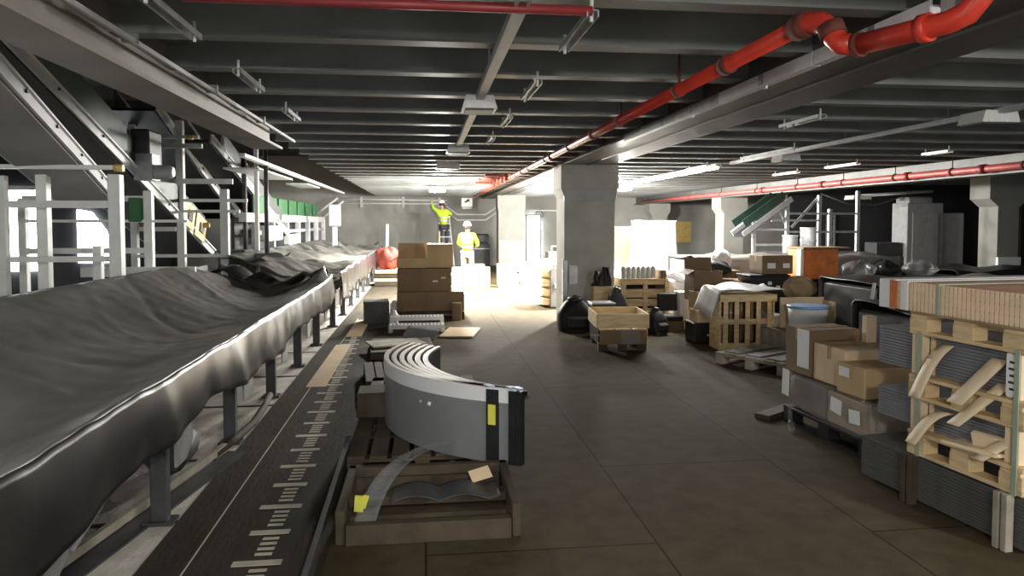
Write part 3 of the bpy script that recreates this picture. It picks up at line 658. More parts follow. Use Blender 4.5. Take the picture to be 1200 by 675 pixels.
# ------------------------------------------------------------------ people
def skin_mesh(name, verts, edges, radii, root, m, parent, sub=2):
    me = bpy.data.meshes.new(name); me.from_pydata(verts, edges, []); me.update()
    o = bpy.data.objects.new(name, me); COL.objects.link(o); o.parent = parent
    sk = o.modifiers.new('skin', 'SKIN'); sk.use_smooth_shade = True
    lay = me.skin_vertices[0] if me.skin_vertices else None
    for i, d in enumerate(lay.data):
        r = radii[i]; d.radius = r if isinstance(r, tuple) else (r, r); d.use_root = (i == root)
    ss = o.modifiers.new('sub', 'SUBSURF'); ss.levels = sub; ss.render_levels = sub
    me.materials.append(M[m])
    return o
def person(label, loc, rz, J, trousers, jacket='yellow', hair=False):
    t = thing('person', label, 'person', loc, rz)
    V = []; E = []; Rr = []
    def add(p, r, par=None):
        V.append(p); Rr.append(r)
        if par is not None: E.append((par, len(V) - 1))
        return len(V) - 1
    pel = add(J['pelvis'], (.1, .08)); ch = add(J['waist'], (.1, .08), pel); c2 = add(J['chest'], (.11, .08), ch); nk = add(J['neck'], .055, c2)
    hd = Vector(J['head']); h0 = add(hd + Vector((0, 0, -.07)), .065, nk); h1 = add(hd + Vector((0, .0, 0)), .085, h0); h2 = add(hd + Vector((0, -.01, .08)), .07, h1)
    hands = []
    for s in ('l', 'r'):
        sh, el, wr = [Vector(J[k + s]) for k in ('sh', 'el', 'wr')]
        a = add(sh, .06, c2); b = add(el, .043, a); c = add(wr, .028, b)
        d = (wr - el).normalized(); pm = add(wr + d * .07, (.036, .02), c)
        sx = d.orthogonal().normalized(); sy = d.cross(sx)
        for f in range(4):
            off = sx * ((f - 1.5) * .02); ln = (.065, .075, .07, .055)[f]
            k1 = add(wr + d * .10 + off, .0095, pm); add(wr + d * (.10 + ln * .6) + off + sy * .01, .0085, k1); 
        k1 = add(wr + d * .045 + sx * -.045, .011, c); add(wr + d * .085 + sx * -.06 + sy * .01, .009, k1)
    for s in ('l', 'r'):
        hp, kn, an = [Vector(J[k + s]) for k in ('hp', 'kn', 'an')]
        a = add(hp, .085, pel); b = add(kn, .058, a); c = add(an, .042, b); toe = Vector(J.get('toe' + s, an + Vector((0, .15, -.05)))); add(toe, .035, c)
    skin_mesh('body', V, E, Rr, 0, 'skin', t)
    # face, ears
    build('nose', MB().prism([(hd.y + .078, hd.z + .03), (hd.y + .11, hd.z - .02), (hd.y + .078, hd.z - .025)], hd.x - .012, hd.x + .012, 'x'), 'skin', t)
    mb = MB()
    for s in (-1, 1): mb.box(hd + Vector((s * .085, 0, 0)), (.015, .035, .055), bev=.006)
    build('ear', mb, 'skin', t)
    build('mouth', MB().box(hd + Vector((0, .075, -.05)), (.045, .014, .008)), 'redd', t)
    mb = MB()
    for s in (-1, 1): mb.box(hd + Vector((s * .03, .08, .02)), (.02, .012, .01))
    build('eye', mb, 'black', t)
    mb = MB().lathe([(.092, -.06), (.098, 0), (.085, .04), (.04, .07)], hd + Vector((0, -.018, .03)), 14); build('hair', mb, 'hair', t)
    h = build('helmet', MB().lathe([(.125, 0), (.127, .01), (.112, .02), (.108, .06), (.085, .105), (.045, .128), (.01, .132)], hd + Vector((0, .0, .06)), 18), 'hat', t)
    build('brim', MB().lathe([(.07, 0), (.075, .006)], hd + Vector((0, .09, .062)), 14), 'hat', h)
    # clothing
    v = [J['pelvis'], J['waist'], J['chest'], J['neck']]; e = [(0, 1), (1, 2), (2, 3)]; r = [(.165, .135), (.165, .135), (.19, .15), .075]
    for s in ('l', 'r'):
        v += [J['sh' + s], Vector(J['sh' + s]).lerp(Vector(J['el' + s]), .95)]; k = len(v); e += [(2, k - 2), (k - 2, k - 1)]; r += [.078, .06]
        v += [Vector(J['el' + s]).lerp(Vector(J['wr' + s]), .85)]; e += [(k - 1, k)]; r += [.048]
    jk = skin_mesh('jacket', [tuple(p) for p in v], e, r, 0, jacket, t)
    w, c = Vector(J['waist']), Vector(J['chest'])
    for f in (.1, .55):
        p = w.lerp(c, f); build('reflective_band', MB().lathe([(.168, -.025), (.172, 0), (.172, .025)], p, 18), 'band', jk)
    v = [J['pelvis']]; e = []; r = [(.15, .12)]
    for s in ('l', 'r'):
        v += [J['hp' + s], J['kn' + s], Vector(J['an' + s]) + Vector((0, 0, .03))]; k = len(v); e += [(0, k - 3), (k - 3, k - 2), (k - 2, k - 1)]; r += [.105, .076, .062]
    skin_mesh('trousers', [tuple(p) for p in v], e, r, 0, trousers, t)
    mb = MB()
    for s in ('l', 'r'): mb.box(Vector(J['an' + s]) + Vector((0, .05, -.05)), (.1, .27, .09), bev=.02)
    build('boots', mb, 'black', t)
    return t
# worker on the ladder, back to the camera, left arm raised to the lamp
person('person in yellow high visibility vest on a ladder reaching up to a lamp', (.72, 26.2, 0), R(10), dict(
    pelvis=(-.02, 0, 1.60), waist=(-.03, 0, 1.74), chest=(-.05, .0, 2.0), neck=(-.07, .01, 2.2), head=(-.09, .02, 2.34),
    shl=(-.24, 0, 2.11), ell=(-.4, .08, 2.24), wrl=(-.42, .12, 2.42), shr=(.13, 0, 2.1), elr=(.28, .1, 1.98), wrr=(.2, .3, 2.1),
    hpl=(-.11, 0, 1.55), knl=(-.13, .14, 1.17), anl=(-.12, .02, .78), hpr=(.09, 0, 1.55), knr=(.12, .16, 1.2), anr=(.1, .05, .78)), 'trous')
t = thing('step_ladder', 'step ladder carrying the worker in the yellow vest', 'ladder', (.72, 26.35, 0), R(10))
for s in (-1, 1):
    build('front_rail', MB().bar((s * .27, -.5, 0), (s * .18, .0, 1.9), .05, .03), 'wood' if s < 0 else 'grey', t)
    build('rear_rail', MB().bar((s * .27, .6, 0), (s * .18, .04, 1.9), .04, .03), 'grey', t)
for i in range(7):
    f = (i + 1) / 8; w = .54 - .18 * f
    build('tread', MB().box((0, -.5 + .5 * f, 1.9 * f), (w, .09, .025)), 'paleg', t)
build('top_cap', MB().box((0, .02, 1.91), (.42, .16, .05), bev=.01), 'white', t)
person('person in yellow high visibility jacket and white helmet standing among the bright cartons', (1.2, 20.4, 0), R(-14), dict(
    pelvis=(0, 0, .86), waist=(0, .0, 1.0), chest=(0, .04, 1.24), neck=(0, .08, 1.42), head=(-.02, .14, 1.55),
    shl=(-.2, .04, 1.34), ell=(-.27, .12, 1.08), wrl=(-.16, .32, 1.0), shr=(.2, .04, 1.34), elr=(.29, .1, 1.08), wrr=(.2, .32, 1.02),
    hpl=(-.1, 0, .82), knl=(-.11, .05, .46), anl=(-.11, 0, .1), hpr=(.1, 0, .82), knr=(.12, .03, .46), anr=(.12, 0, .1)), 'beige')

# ------------------------------------------------------------------ around the main column
def bag(name, label, loc, rz, w, d, h, m='black', lean=.1):
    t = thing(name, label, 'bag', loc, rz)
    def f(u, v):
        a = 2 * PI * u; z = h * v
        r = (1 - max(0, v - .55) ** 2 * 3.6) * (1 + .04 * math.sin(a * 3 + v * 5)) * (.86 + .14 * math.sin(PI * min(1, v * 1.4)))
        sq = lambda c: math.copysign(abs(c) ** .7, c)
        return (w / 2 * sq(math.cos(a)) * r, d / 2 * sq(math.sin(a)) * r + lean * v, z)
    mb = MB().grid(24, 14, f, 0)
    build('shell', mb, m, t)
    build('pocket', MB().box((0, -d / 2 + lean * .25 - .01, h * .3), (w * .66, .09, h * .36), bev=.03), m, t)
    build('cap', MB().lathe([(w * .2, -.05), (w * .22, 0), (w * .16, .035), (w * .06, .045)], (0, lean, h * .96), 14), m, t)
    build('handle', MB().tube([(-.04, lean, h * .98), (-.035, lean, h * 1.06), (.035, lean, h * 1.06), (.04, lean, h * .98)], .009, 6), 'blackgloss', t)
    for s in (-1, 1): build('shoulder_strap', MB().tube([(s * w * .22, d / 2 + lean * .9, h * .85), (s * w * .26, d / 2 + .07 + lean * .5, h * .5), (s * w * .24, d / 2 + .02, h * .12)], .018, 6), m, t)
    return t
bag('backpack', 'large black bag slumped on the floor at the left foot of the main column', (2.36, 11.15, 0), 0, .6, .44, .52, 'black', .06)
bag('backpack', 'black backpack on the floor right of the open wooden crate', (3.56, 10.7, 0), .2, .3, .28, .37)
bag('backpack', 'dark backpack with grey front standing behind the open wooden crate', (2.98, 10.85, .0), .1, .34, .26, .68, 'dgrey')
t = thing('jacket', 'black jacket hanging by the right edge of the main column', 'jacket', (2.86, 11.4, 0))
build('body', MB().grid(10, 14, lambda u, v: (-.02 + (.06 + .2 * (1 - v)) * (u - .5) * 1.2 + .08 * v, .02 * math.sin(u * 9 + v * 4), .68 + .3 * v), .05), 'black', t)
build('sleeve', MB().tube([(-.1, -.02, .92), (-.13, -.03, .8), (-.11, -.02, .7)], .04, 8), 'black', t)
t = thing('wooden_crate', 'wooden crate of pale boards standing left of the slatted crate by the column', 'crate', (2.86, 11.3, 0))
build('front_panel', MB().box((0, -.02, .34), (.36, .02, .68)).box((-.16, -.035, .34), (.05, .02, .68)).box((.16, -.035, .34), (.05, .02, .68)), 'wood', t)
build('side_panel', MB().box((-.18, .06, .34), (.02, .15, .68)).box((.18, .06, .34), (.02, .15, .68)), 'wood', t)
# open collar crate in front of the column
t = thing('open_crate', 'open wooden collar crate on a pallet in front of the main column', 'crate', (2.64, 9.7, 0), R(-5))
W, D = .68, .82
for i, (cx, cy2, sx, sy) in enumerate(((0, -D / 2, W, .022), (0, D / 2, W, .022), (-W / 2, 0, .022, D), (W / 2, 0, .022, D))):
    build('collar_board', MB().box((cx, cy2, .40), (sx, sy, .19), bev=.004), 'wood', t)
for i in range(3): build('base_board', MB().box((-.22 + .22 * i, 0, .29), (.2, D, .02)), 'wood', t)
for sx in (-1, 1):
    for sy in (-1, 1): build('corner_bracket', MB().box((sx * (W / 2 + .004), sy * (D / 2 - .05), .4), (.012, .06, .16)).box((sx * (W / 2 - .05), sy * (D / 2 + .004), .4), (.06, .012, .16)), 'galv', t)
    build('skirt_sheet', MB().box((sx * (W / 2 - .01), 0, .19), (.012, D * .9, .18)), 'film' if sx < 0 else 'wood', t)
build('front_sheet', MB().box((.0, -D / 2 + .02, .19), (W * .9, .012, .2)), 'carddk', t); build('paper_wrap', MB().box((.1, -D / 2 - .004, .2), (.26, .01, .2), (.06, 0, .06)), 'film', t)
for sx in (-1, 0, 1): build('foot_block', MB().box((sx * .26, -.33, .05), (.12, .1, .1)).box((sx * .26, .33, .05), (.12, .1, .1)), 'dkwood', t)
t = thing('storage_case', 'black flat case resting on the back of the open wooden crate', 'case', (2.62, 10.55, 0), 0)
build('shell', MB().box((0, 0, .43), (.34, .3, .14), bev=.015), 'blackgloss', t); build('rim', MB().box((0, 0, .51), (.36, .32, .02), bev=.005), 'galv', t); build('base', MB().box((0, 0, .18), (.3, .26, .36)), 'black', t)
# slatted crate with cylinders
t = thing('slatted_crate', 'slatted pine crate with metal cylinders on top, right of the main column', 'crate', (3.57, 11.75, 0))
for z, h in ((.73, .08), (.55, .14), (.4, .12), (.24, .13), (.08, .12)): build('front_slat', MB().box((0, -.3, z), (.76, .022, h), bev=.003), 'wood', t)
for x in (-.36, .0, .36): build('upright', MB().box((x, -.325, .38), (.07, .03, .76), bev=.003), 'wood', t)
for s in (-1, 1): build('side_panel', MB().box((s * .375, 0, .38), (.02, .6, .76)), 'wood', t)
build('lid', MB().box((0, 0, .775), (.78, .66, .03)), 'wood', t); build('back_panel', MB().box((0, .29, .38), (.74, .02, .74)), 'dkwood', t)
def cyl(): return MB().lathe([(.038, 0), (.040, .006), (.040, .17), (.036, .178)], seg=14)
c0 = single('metal_canister', cyl(), 'paleg', 'silver metal canister in the row on top of the slatted crate', 'canister', 'row of silver canisters', (3.24, 11.55, .79))
c1 = build('cap', MB().lathe([(.03, 0), (.028, .02)], (0, 0, .178), 12), 'grey', c0)
for i in range(1, 7): copy_thing(c0, (3.24 + i * .083, 11.55, .79))
c = thing('cardboard_tray', 'dark tray right of the silver canisters on the slatted crate', 'tray', (3.87, 11.55, .79)); build('body', MB().box((0, 0, .07), (.1, .3, .14), bev=.01), 'carddk', c)
# open tool case
t = thing('tool_case', 'open black tool case on the floor between slatted crate and box pile', 'case', (3.86, 11.05, 0), -.05)
build('base', MB().box((0, 0, .2), (.34, .3, .08), bev=.012), 'blackgloss', t); build('lid', MB().box((0, .16, .43), (.32, .06, .28), (-.12, 0, 0), .012), 'black', t)
build('tray', MB().box((0, 0, .245), (.3, .26, .01)), 'galv', t); build('stand', MB().box((0, 0, .08), (.36, .3, .16)), 'carddk', t)

# bright goods beyond the column
t = thing('shrouded_stack', 'tall white sheet shrouded stack shining beyond the main column', 'shrouded stack', (5.5, 17, 0))
def shroud(u, v):
    a = 2 * PI * u; sq = lambda c: math.copysign(abs(c) ** .28, c); r = 1 + .18 * (1 - v) ** 2 + .02 * math.sin(a * 11) * (1 - v)
    return (.45 * sq(math.cos(a)) * r, .45 * sq(math.sin(a)) * r, .5 + 1.25 * v)
build('shroud', MB().grid(48, 12, shroud, 0).box((0, 0, 1.74), (.86, .86, .03), bev=.01), 'whitefilm', t)
build('pallet_base', MB().box((0, 0, .25), (.95, .95, .5), bev=.02), 'whitefilm', t)
cbox('large tan carton standing left of the white shrouded stack', (5.0, 18.0, .5), 0, (.7, .6, 1.1), 'carddk'); 
single('wrapped_bundle', MB().box((0, 0, .25), (1.0, .8, .5), bev=.02), 'whitefilm', 'white wrapped bundle under the large tan carton', 'bundle', loc=(4.9, 18.0, 0))
for i, (x, y, z, sx, sy, sz, m, l) in enumerate((
        (2.2, 19.0, 0, .52, .5, .34, 'cardlt', 'open tan carton on the floor before the far column'), (2.25, 19.9, 0, .5, .4, .56, 'card', 'taller carton behind the open tan one before the far column'),
        (3.0, 20.2, 0, .6, .5, .6, 'whitefilm', 'white carton right of the tan cartons by the far column'), (3.6, 21.5, 0, .9, .6, .62, 'cardlt', 'wide pale carton below the bright doorway'),
        (1.5, 22.5, 0, .7, .5, .42, 'cardlt', 'pale carton near the standing person'), (1.0, 20.5, 0, .5, .5, .28, 'whitefilm', 'white low carton left of the tan cartons'),
        (1.25, 19.5, 0, 1.0, .5, .5, 'whitefilm', 'white carton hiding the lower legs of the standing person'), (4.4, 23.5, 0, .8, .6, .75, 'wall', 'grey carton below the right of the bright doorway'), (2.72, 14.6, .79, .28, .3, .06, 'carddk', 'small flat carton on top of the grey drawer unit'))):
    cbox(l, (x, y, z), .1 * (i % 3 - 1), (sx, sy, sz), m)
t = thing('drawer_unit', 'grey unit with pale open drawers just left of the main column', 'drawer unit', (2.62, 14.6, 0), R(8))
build('body', MB().box((.08, 0, .4), (.5, .7, .78), bev=.01), 'grey', t)
for i in range(4): d = build('drawer', MB().box((-.24, 0, .12 + .19 * i), (.16, .62, .13), bev=.008), 'wood', t)
single('white_label_box', MB().box((0, 0, .05), (.12, .1, .1), bev=.01), 'white', 'small white carton stuck on the front of the grey drawer unit', 'box', loc=(2.62, 14.2, .39))
for i, (x, y, w, d, a, z) in enumerate(((1.1, 19.2, .9, .6, .3, .03), (.9, 17.4, .7, .8, -.2, .02), (1.35, 16.2, .7, .5, .1, .02), (4.75, 13.2, .9, .9, .1, .02), (4.4, 15.4, 1.1, .8, -.1, .03))):
    single('white_sheet', MB().grid(14, 10, lambda u, v: ((u - .5) * w, (v - .5) * d, .02 + .03 * abs(math.sin(u * 9 + v * 5 + i)) * math.sin(PI * u) * math.sin(PI * v)), .004), 'whitefilm',
           ['white sheet on the floor beside the standing person', 'white sheet on the floor right of the aisle box stack', 'small white sheet right of the aisle box stack, nearest the camera', 'white sheet on the floor behind the tool case', 'white sheet on the floor before the white shrouded stack'][i], 'sheet', loc=(x, y, 0), rz=a)
t = thing('sawhorse', 'white trestle among the bright cartons behind the aisle box stack', 'trestle', (.95, 18.0, 0))
build('top_bar', MB().box((0, 0, .42), (.8, .08, .06)), 'white', t)
for sx in (-1, 1):
    for sy in (-1, 1): build('leg', MB().bar((sx * .34, sy * .2, 0), (sx * .3, sy * .02, .41), .04, .04), 'white', t)
t = thing('machine_cabinet', 'dark machine cabinet standing against the far wall by the far column', 'cabinet', (2.1, 27.6, 0))
build('body', MB().box((0, 0, .45), (.75, .6, .9), bev=.02), 'dgrey', t); build('top_unit', MB().box((.1, 0, 1.1), (.5, .5, .35), bev=.05), 'dgrey', t); build('shelf', MB().box((0, -.32, .72), (.7, .06, .03)), 'galv', t)
single('grey_plate', MB().box((0, 0, .5), (.9, .04, 1.0), (.1, 0, 0)), 'grey', 'grey sheet leaning on the far wall right of the far column', 'sheet', loc=(5.6, 27.8, 0))
t = thing('white_rail', 'white handrail beside the bright doorway', 'handrail', (5.1, 26, 0)); build('top_rail', MB().tube([(-.5, 0, .85), (.4, 0, .82)], .03, 8), 'white', t); build('post', MB().tube([(.4, 0, 0), (.4, 0, .84)], .04, 8), 'white', t); build('post', MB().tube([(-.5, 0, 0), (-.5, 0, .86)], .025, 8), 'white', t)
# ------------------------------------------------------------------ goods on the right, middle distance
cbox('open brown carton standing high in the box pile behind the slatted crate', (4.1, 10.3, .56), 0, (.42, .4, .44), 'carddk', flaps=True)
cbox('cardboard box below the open brown carton in the box pile', (4.08, 10.05, .41), .05, (.42, .45, .3), 'card', lab=[('-y', .3, .4, .07, .03)])
cbox('lower tan carton at the left foot of the box pile', (3.95, 9.95, .29), 0, (.26, .35, .17), 'cardlt')
t = thing('plastic_crate', 'black plastic crate at the left bottom of the box pile', 'crate', (3.92, 9.95, 0)); build('shell', MB().box((0, 0, .145), (.3, .4, .29), bev=.015), 'blackgloss', t); build('rim', MB().box((0, 0, .27), (.32, .42, .03), bev=.006), 'black', t); build('handle', MB().box((.06, -.205, .12), (.07, .02, .02)), 'white', t)
cbox('pale upright board box leaning beside the slatted crate', (4.02, 9.55, .0), .05, (.2, .12, .41), 'cardlt', tape=False)
cbox('cardboard box stacked behind the upright slatted crate', (4.45, 10.1, .0), 0, (.5, .5, .6), 'card', lab=[('-y', -.2, .7, .06, .03)])
cbox('long brown carton under the black sack', (4.6, 10.75, .0), 0, (.9, .5, .82), 'carddk')
t = thing('slatted_crate', 'upright slatted pine crate at the front of the box pile', 'crate', (4.28, 9.3, 0), R(-2))
for i in range(5): build('front_slat', MB().box((-.3 + i * .15, -.12, .38), (.062, .022, .7), bev=.003), 'wood', t)
build('top_rail', MB().box((0, -.14, .70), (.78, .03, .1), bev=.004), 'wood', t); build('middle_rail', MB().box((0, -.1, .38), (.74, .025, .07)), 'wood', t); build('bottom_rail', MB().box((0, -.1, .05), (.74, .03, .09)), 'wood', t)
for i in range(5): build('back_slat', MB().box((-.3 + i * .15, .26, .38), (.1, .022, .7)), 'dkwood', t)
for s in (-1, 1): build('side_panel', MB().box((s * .37, .08, .36), (.022, .36, .72)), 'wood', t)
build('lid', MB().box((0, .08, .735), (.76, .4, .022)), 'wood', t)
single('white_sheet', MB().grid(30, 16, lambda u, v: (-.56 + 1.02 * u, -.22 + .6 * v, .03 + .06 * abs(math.sin(u * 5 + v * 2)) * (.4 + v) - (.35 * max(0, .12 - u) / .12)), .006), 'whitefilm', 'crinkled translucent white sheet draped over the upright slatted crate', 'sheet', loc=(4.3, 9.35, .76))
def lump(w, d, h, k, ph):
    def f(u, v):
        a = 2 * PI * u; p = PI * (v - .5); r = 1 + .13 * math.sin(a * k + v * 7 + ph) + .08 * math.sin(a * (k + 4) - v * 9)
        return (w / 2 * math.cos(p) * math.cos(a) * r, d / 2 * math.cos(p) * math.sin(a) * r, h / 2 + h / 2 * math.sin(p) * (1 + .1 * math.sin(a * 3)))
    return MB().grid(28, 14, f, 0)
single('black_sack', lump(.72, .45, .3, 3, 1), 'black', 'black sack lying over the box pile behind the slatted crate', 'sack', loc=(4.42, 10.85, .82))
single('white_bundle', lump(.34, .3, .34, 4, 2), 'whitefilm', 'crumpled white plastic bundle on top of the box pile', 'bundle', loc=(4.84, 11.4, .92))
cbox('grey brown carton under the white plastic bundle', (4.85, 11.45, 0), 0, (.5, .45, .92), 'carddk')
for i, (x, y, w, d, z, rz) in enumerate(((3.95, 12.5, .9, .6, .55, .3), (4.4, 12.9, .8, .7, .75, -.2))):
    single('white_sheet', MB().grid(20, 12, lambda u, v: ((u - .5) * w, (v - .5) * d, .12 * math.sin(u * 3 + v * 4 + i) + .05 * math.sin(u * 11 + v * 3)), .006), 'whitefilm', ['bright white sheet spilling left of the open brown carton', 'bright white sheet spread below the white shrouded stack'][i], 'sheet', loc=(x, y, z), rz=rz)
cbox('pale carton behind the open tool case', (3.85, 12.4, 0), .1, (.7, .5, .48), 'cardlt')
cbox('white carton left of the open brown carton', (4.1, 11.2, .0), 0, (.16, .3, .6), 'whitefilm')
cbox('white low carton under the bright white sheets', (4.4, 12.95, 0), 0, (.8, .7, .62), 'whitefilm')
cbox('brown taped carton with two pale labels on top of the black bin', (5.25, 10.5, .93), .05, (.5, .4, .28), 'carddk', lab=[('-y', -.2, .45, .13, .08), ('-y', .28, .45, .11, .07)])
t = thing('bin', 'black bin under the brown taped carton', 'bin', (5.1, 10.45, 0)); build('body', MB().prism([(-.24, 0), (.24, 0), (.3, .9), (-.3, .9)], -.22, .22, 'y'), 'blackgloss', t); build('rim', MB().box((0, 0, .91), (.64, .5, .03), bev=.01), 'black', t)
build('white_patch', MB().box((.0, -.23, .8), (.06, .012, .05)).box((.13, -.23, .74), (.06, .012, .05)), 'white', t)
single('clutter_sack', lump(.5, .4, .34, 5, 3), 'cardlt', 'crumpled tan paper heap right of the black bin', 'paper heap', loc=(5.55, 10.2, .56)); cbox('brown carton under the crumpled tan paper', (5.55, 10.2, 0), 0, (.55, .5, .56), 'carddk')
t = thing('orange_crate', 'orange plastic wrapped crate on the covered conveyor', 'crate', (6.38, 11.3, .78)); build('body', MB().box((0, 0, .25), (.62, .5, .5), bev=.02), 'orange', t); build('lid', MB().box((.08, 0, .51), (.8, .56, .025)), 'carddk', t); build('white_edge', MB().box((-.33, -.2, .25), (.05, .12, .48)), 'white', t)
for z in (.15, .33): build('rib', MB().box((0, -.255, z), (.6, .02, .025)), 'orange', t)
# white tub in a tan box, on a dark carton
t = thing('tub', 'round white tub with blue rim standing behind the grey flat pallet', 'tub', (4.72, 8.45, .37))
build('body', MB().lathe([(.2, 0), (.215, .02), (.235, .29)], seg=24), 'white', t); build('rim', MB().lathe([(.24, .275), (.25, .285), (.25, .305), (.235, .31)], seg=24), 'blue', t)
t = thing('tray_box', 'tan open box corner board standing behind the white tub', 'box', (5.0, 8.75, .33)); build('back_board', MB().box((-.12, .14, .2), (.6, .02, .4)), 'cardlt', t); build('side_board', MB().box((.17, 0, .18), (.02, .3, .36)), 'cardlt', t)
cbox('grey carton under the white tub', (4.75, 8.7, 0), 0, (.75, .6, .34), 'grwood', tape=False)
t = pallet('flat_pallet', 'grey pallet with dark grating panels lying flat on the floor at right', (4.2, 8.2, 0), R(-62), 1.1, .95, 'grwood')
for i in range(3): build('grating_panel', MB().box((-.3 + i * .3, 0, .152), (.2, .95, .014), bev=.004), 'grey', t)
cbox('crumpled grey carton between slatted crate and white tub', (4.72, 9.35, 0), .2, (.3, .3, .45), 'grey', tape=False)

# covered conveyor across the right and black wrapped loads
def covered(name, label, x0, x1, y0, y1, z, m, amp=.04, drop=.5, cat='conveyor'):
    def f(u, v):
        x = x0 + (x1 - x0) * u; s = v * (drop * 2 + (y1 - y0)); 
        if s < drop: y, zz = y0 - .02 + .015 * math.sin(x * 14) * (drop - s) / drop, z - (drop - s)
        elif s < drop + y1 - y0: y, zz = y0 + s - drop, z + amp * (math.sin(x * 2.6 + s * 3) * .5 + .5 * math.sin(x * 6.2 - s * 5)) - .0
        else: y, zz = y1 + .02, z - (s - drop - (y1 - y0))
        return (x, y, zz)
    t = thing(name, label, cat, (0, 0, 0))
    build('cover_sheet', MB().grid(int((x1 - x0) * 12), 44, f, .006), m, t)
    build('core', MB().box(((x0 + x1) / 2, (y0 + y1) / 2, (z - .06) / 2), (x1 - x0 - .03, y1 - y0 - .1, z - .06), bev=.03), m, t)
    return t
covered('covered_conveyor', 'long grey sheeted conveyor crossing behind the box pile', 4.7, 8.7, 12.3, 13.6, 1.08, 'tarp', .05, .45)
covered('covered_conveyor', 'dark sheeted conveyor on the far right before the pale cabinets', 8.9, 15.5, 11.2, 13.1, .86, 'blacksheet', .06, .6)
covered('covered_conveyor', 'black sheeted conveyor nearest behind the orange crate', 5.8, 9.4, 10.9, 11.75, .76, 'blacksheet', .02, .6)
covered('wrapped_load', 'black plastic covered load behind the boxes and right of the white tub', 5.3, 6.9, 7.9, 9.2, .98, 'blacksheet', .03, .75, 'wrapped load')
covered('wrapped_load', 'low black sheeted load behind the tan slat stack', 4.15, 6.2, 5.7, 6.6, .93, 'blacksheet', .03, .4, 'wrapped load')
covered('wrapped_load', 'dark sheeted load at the right edge behind the tan slat stack', 6.9, 10.2, 8.2, 9.6, .93, 'tarp', .05, .6, 'wrapped load')
single('black_flap', MB().grid(16, 10, lambda u, v: (4.9 + .8 * u + .1 * v, 7.7 - .5 * v, .68 - .1 * u - .16 * v + .04 * math.sin(u * 6 + v * 5)), .006), 'blackgloss', 'black plastic flap hanging over dark goods behind the carton stack', 'plastic sheet')
single('white_stick', MB().bar((5.0, 7.8, .0), (5.2, 7.85, 1.0), .035, .02), 'white', 'white stick leaning on the black plastic load', 'stick')
cbox('dark open carton below the black plastic flap', (5.0, 7.1, 0), .2, (.7, .5, .5), 'dgrey', tape=False); cbox('black carton right of the dark open carton', (4.6, 6.7, 0), .1, (.5, .6, .55), 'black', tape=False)
single('timber_post', MB().box((0, 0, .47), (.09, .07, .94), bev=.006), 'paleply', 'pale timber upright standing between cartons and slat stack', 'post', loc=(3.62, 5.52, 0))
for i, (x, y) in enumerate(((7.2, 11.3), (7.7, 11.4), (8.3, 11.3))):
    single('plastic_heap', lump(.5, .4, .3, 4 + i, i), ['film', 'skirt', 'film'][i], ['crumpled grey film heap right of the orange crate', 'middle dark film heap right of the orange crate', 'farthest right film heap on the black sheeted conveyor'][i], 'plastic sheet', loc=(x, y, .77))
# steel scaffold, green incline, white drums far right
t = thing('scaffold', 'grey steel tube scaffold frame in front of the dark far right', 'scaffold', (7.0, 15, 0))
for x, z in ((.1, 1.75), (.86, 2.2), (1.6, 2.3), (1.85, 2.0), (2.5, 2.4)): build('upright', MB().box((x, 0, z / 2), (.07, .07, z)), 'galv', t)
for x0, x1, z in ((.1, .86, 1.55), (.1, .86, 1.22), (.86, 2.5, 1.9), (.5, 1.6, 1.75), (.86, 2.5, 1.5), (.1, 2.5, 1.05)): build('cross_tube', MB().bar((x0, 0, z), (x1, 0, z), .045, .045), 'galv', t)
build('brace', MB().bar((.9, .05, 1.55), (.68, .05, 2.05), .04, .04), 'galv', t); build('brace', MB().bar((1.0, .06, 1.6), (1.6, .06, 2.25), .05, .05), 'galv', t)
incline('inclined_conveyor', 'green sided inclined conveyor rising behind the pale far column', (7.9, 15.4, 2.22), (6.75, 15.3, 1.45), .45, 'grey', 'dkgreen', .16)
for i, (x, r, h, l) in enumerate(((8.02, .16, .52, 'tall white drum in front of the scaffold'), (7.62, .15, .36, 'shorter greyish drum left of the tall white drum'))):
    t = thing('drum', l, 'drum', (x, 14.4, 1.06 if i == 0 else 1.06)); build('body', MB().lathe([(r, 0), (r, h * .45), (r * 1.05, h * .48), (r * 1.05, h * .54), (r, h * .57), (r, h - .02), (r * .9, h)], seg=18), 'whitefilm' if i == 0 else 'paleg', t); build('lid', MB().lathe([(r * 1.06, h - .01), (r * 1.06, h + .02)], seg=18), 'white', t)
t = thing('work_platform', 'dark platform carrying the white drums', 'platform', (7.8, 14.4, 0)); build('top', MB().box((0, 0, 1.03), (1.3, .7, .05)), 'dgrey', t)
for sx in (-1, 1):
    for sy in (-1, 1): build('leg', MB().box((sx * .55, sy * .28, .5), (.06, .06, 1.0)), 'dgrey', t)
t = thing('switch_cabinet', 'pale grey cabinets behind the right hand pillar', 'cabinet', (12.6, 17.3, 0))
build('body', MB().box((0, 0, 1.1), (1.0, .6, 2.2), bev=.02), 'grey', t); build('side_unit', MB().box((.85, .05, 1.0), (.62, .5, 1.9), bev=.02), 'paleg', t); build('top_box', MB().box((-.1, 0, 2.2), (.7, .5, .3), bev=.04), 'grey', t); build('side_unit', MB().box((-.9, .05, .6), (.7, .5, 1.2), bev=.02), 'dgrey', t)
build('door', MB().box((.0, -.31, 1.1), (.7, .02, 1.7), bev=.006), 'grey', t)
struct('wall_right_return', MB().box((13.2, 18.2, 1.6), (7.4, .15, 3.2)), 'walldark')
t = thing('ladder_rack', 'pale blue upright ladder rack on the dark right wall', 'rack', (10.7, 18.09, 0))
for s in (-1, 1): build('upright', MB().box((s * .1, 0, 1.35), (.04, .05, 1.1)), 'galv', t)
for i in range(5): build('rung', MB().box((0, 0, .9 + i * .22), (.2, .04, .03)), 'galv', t)
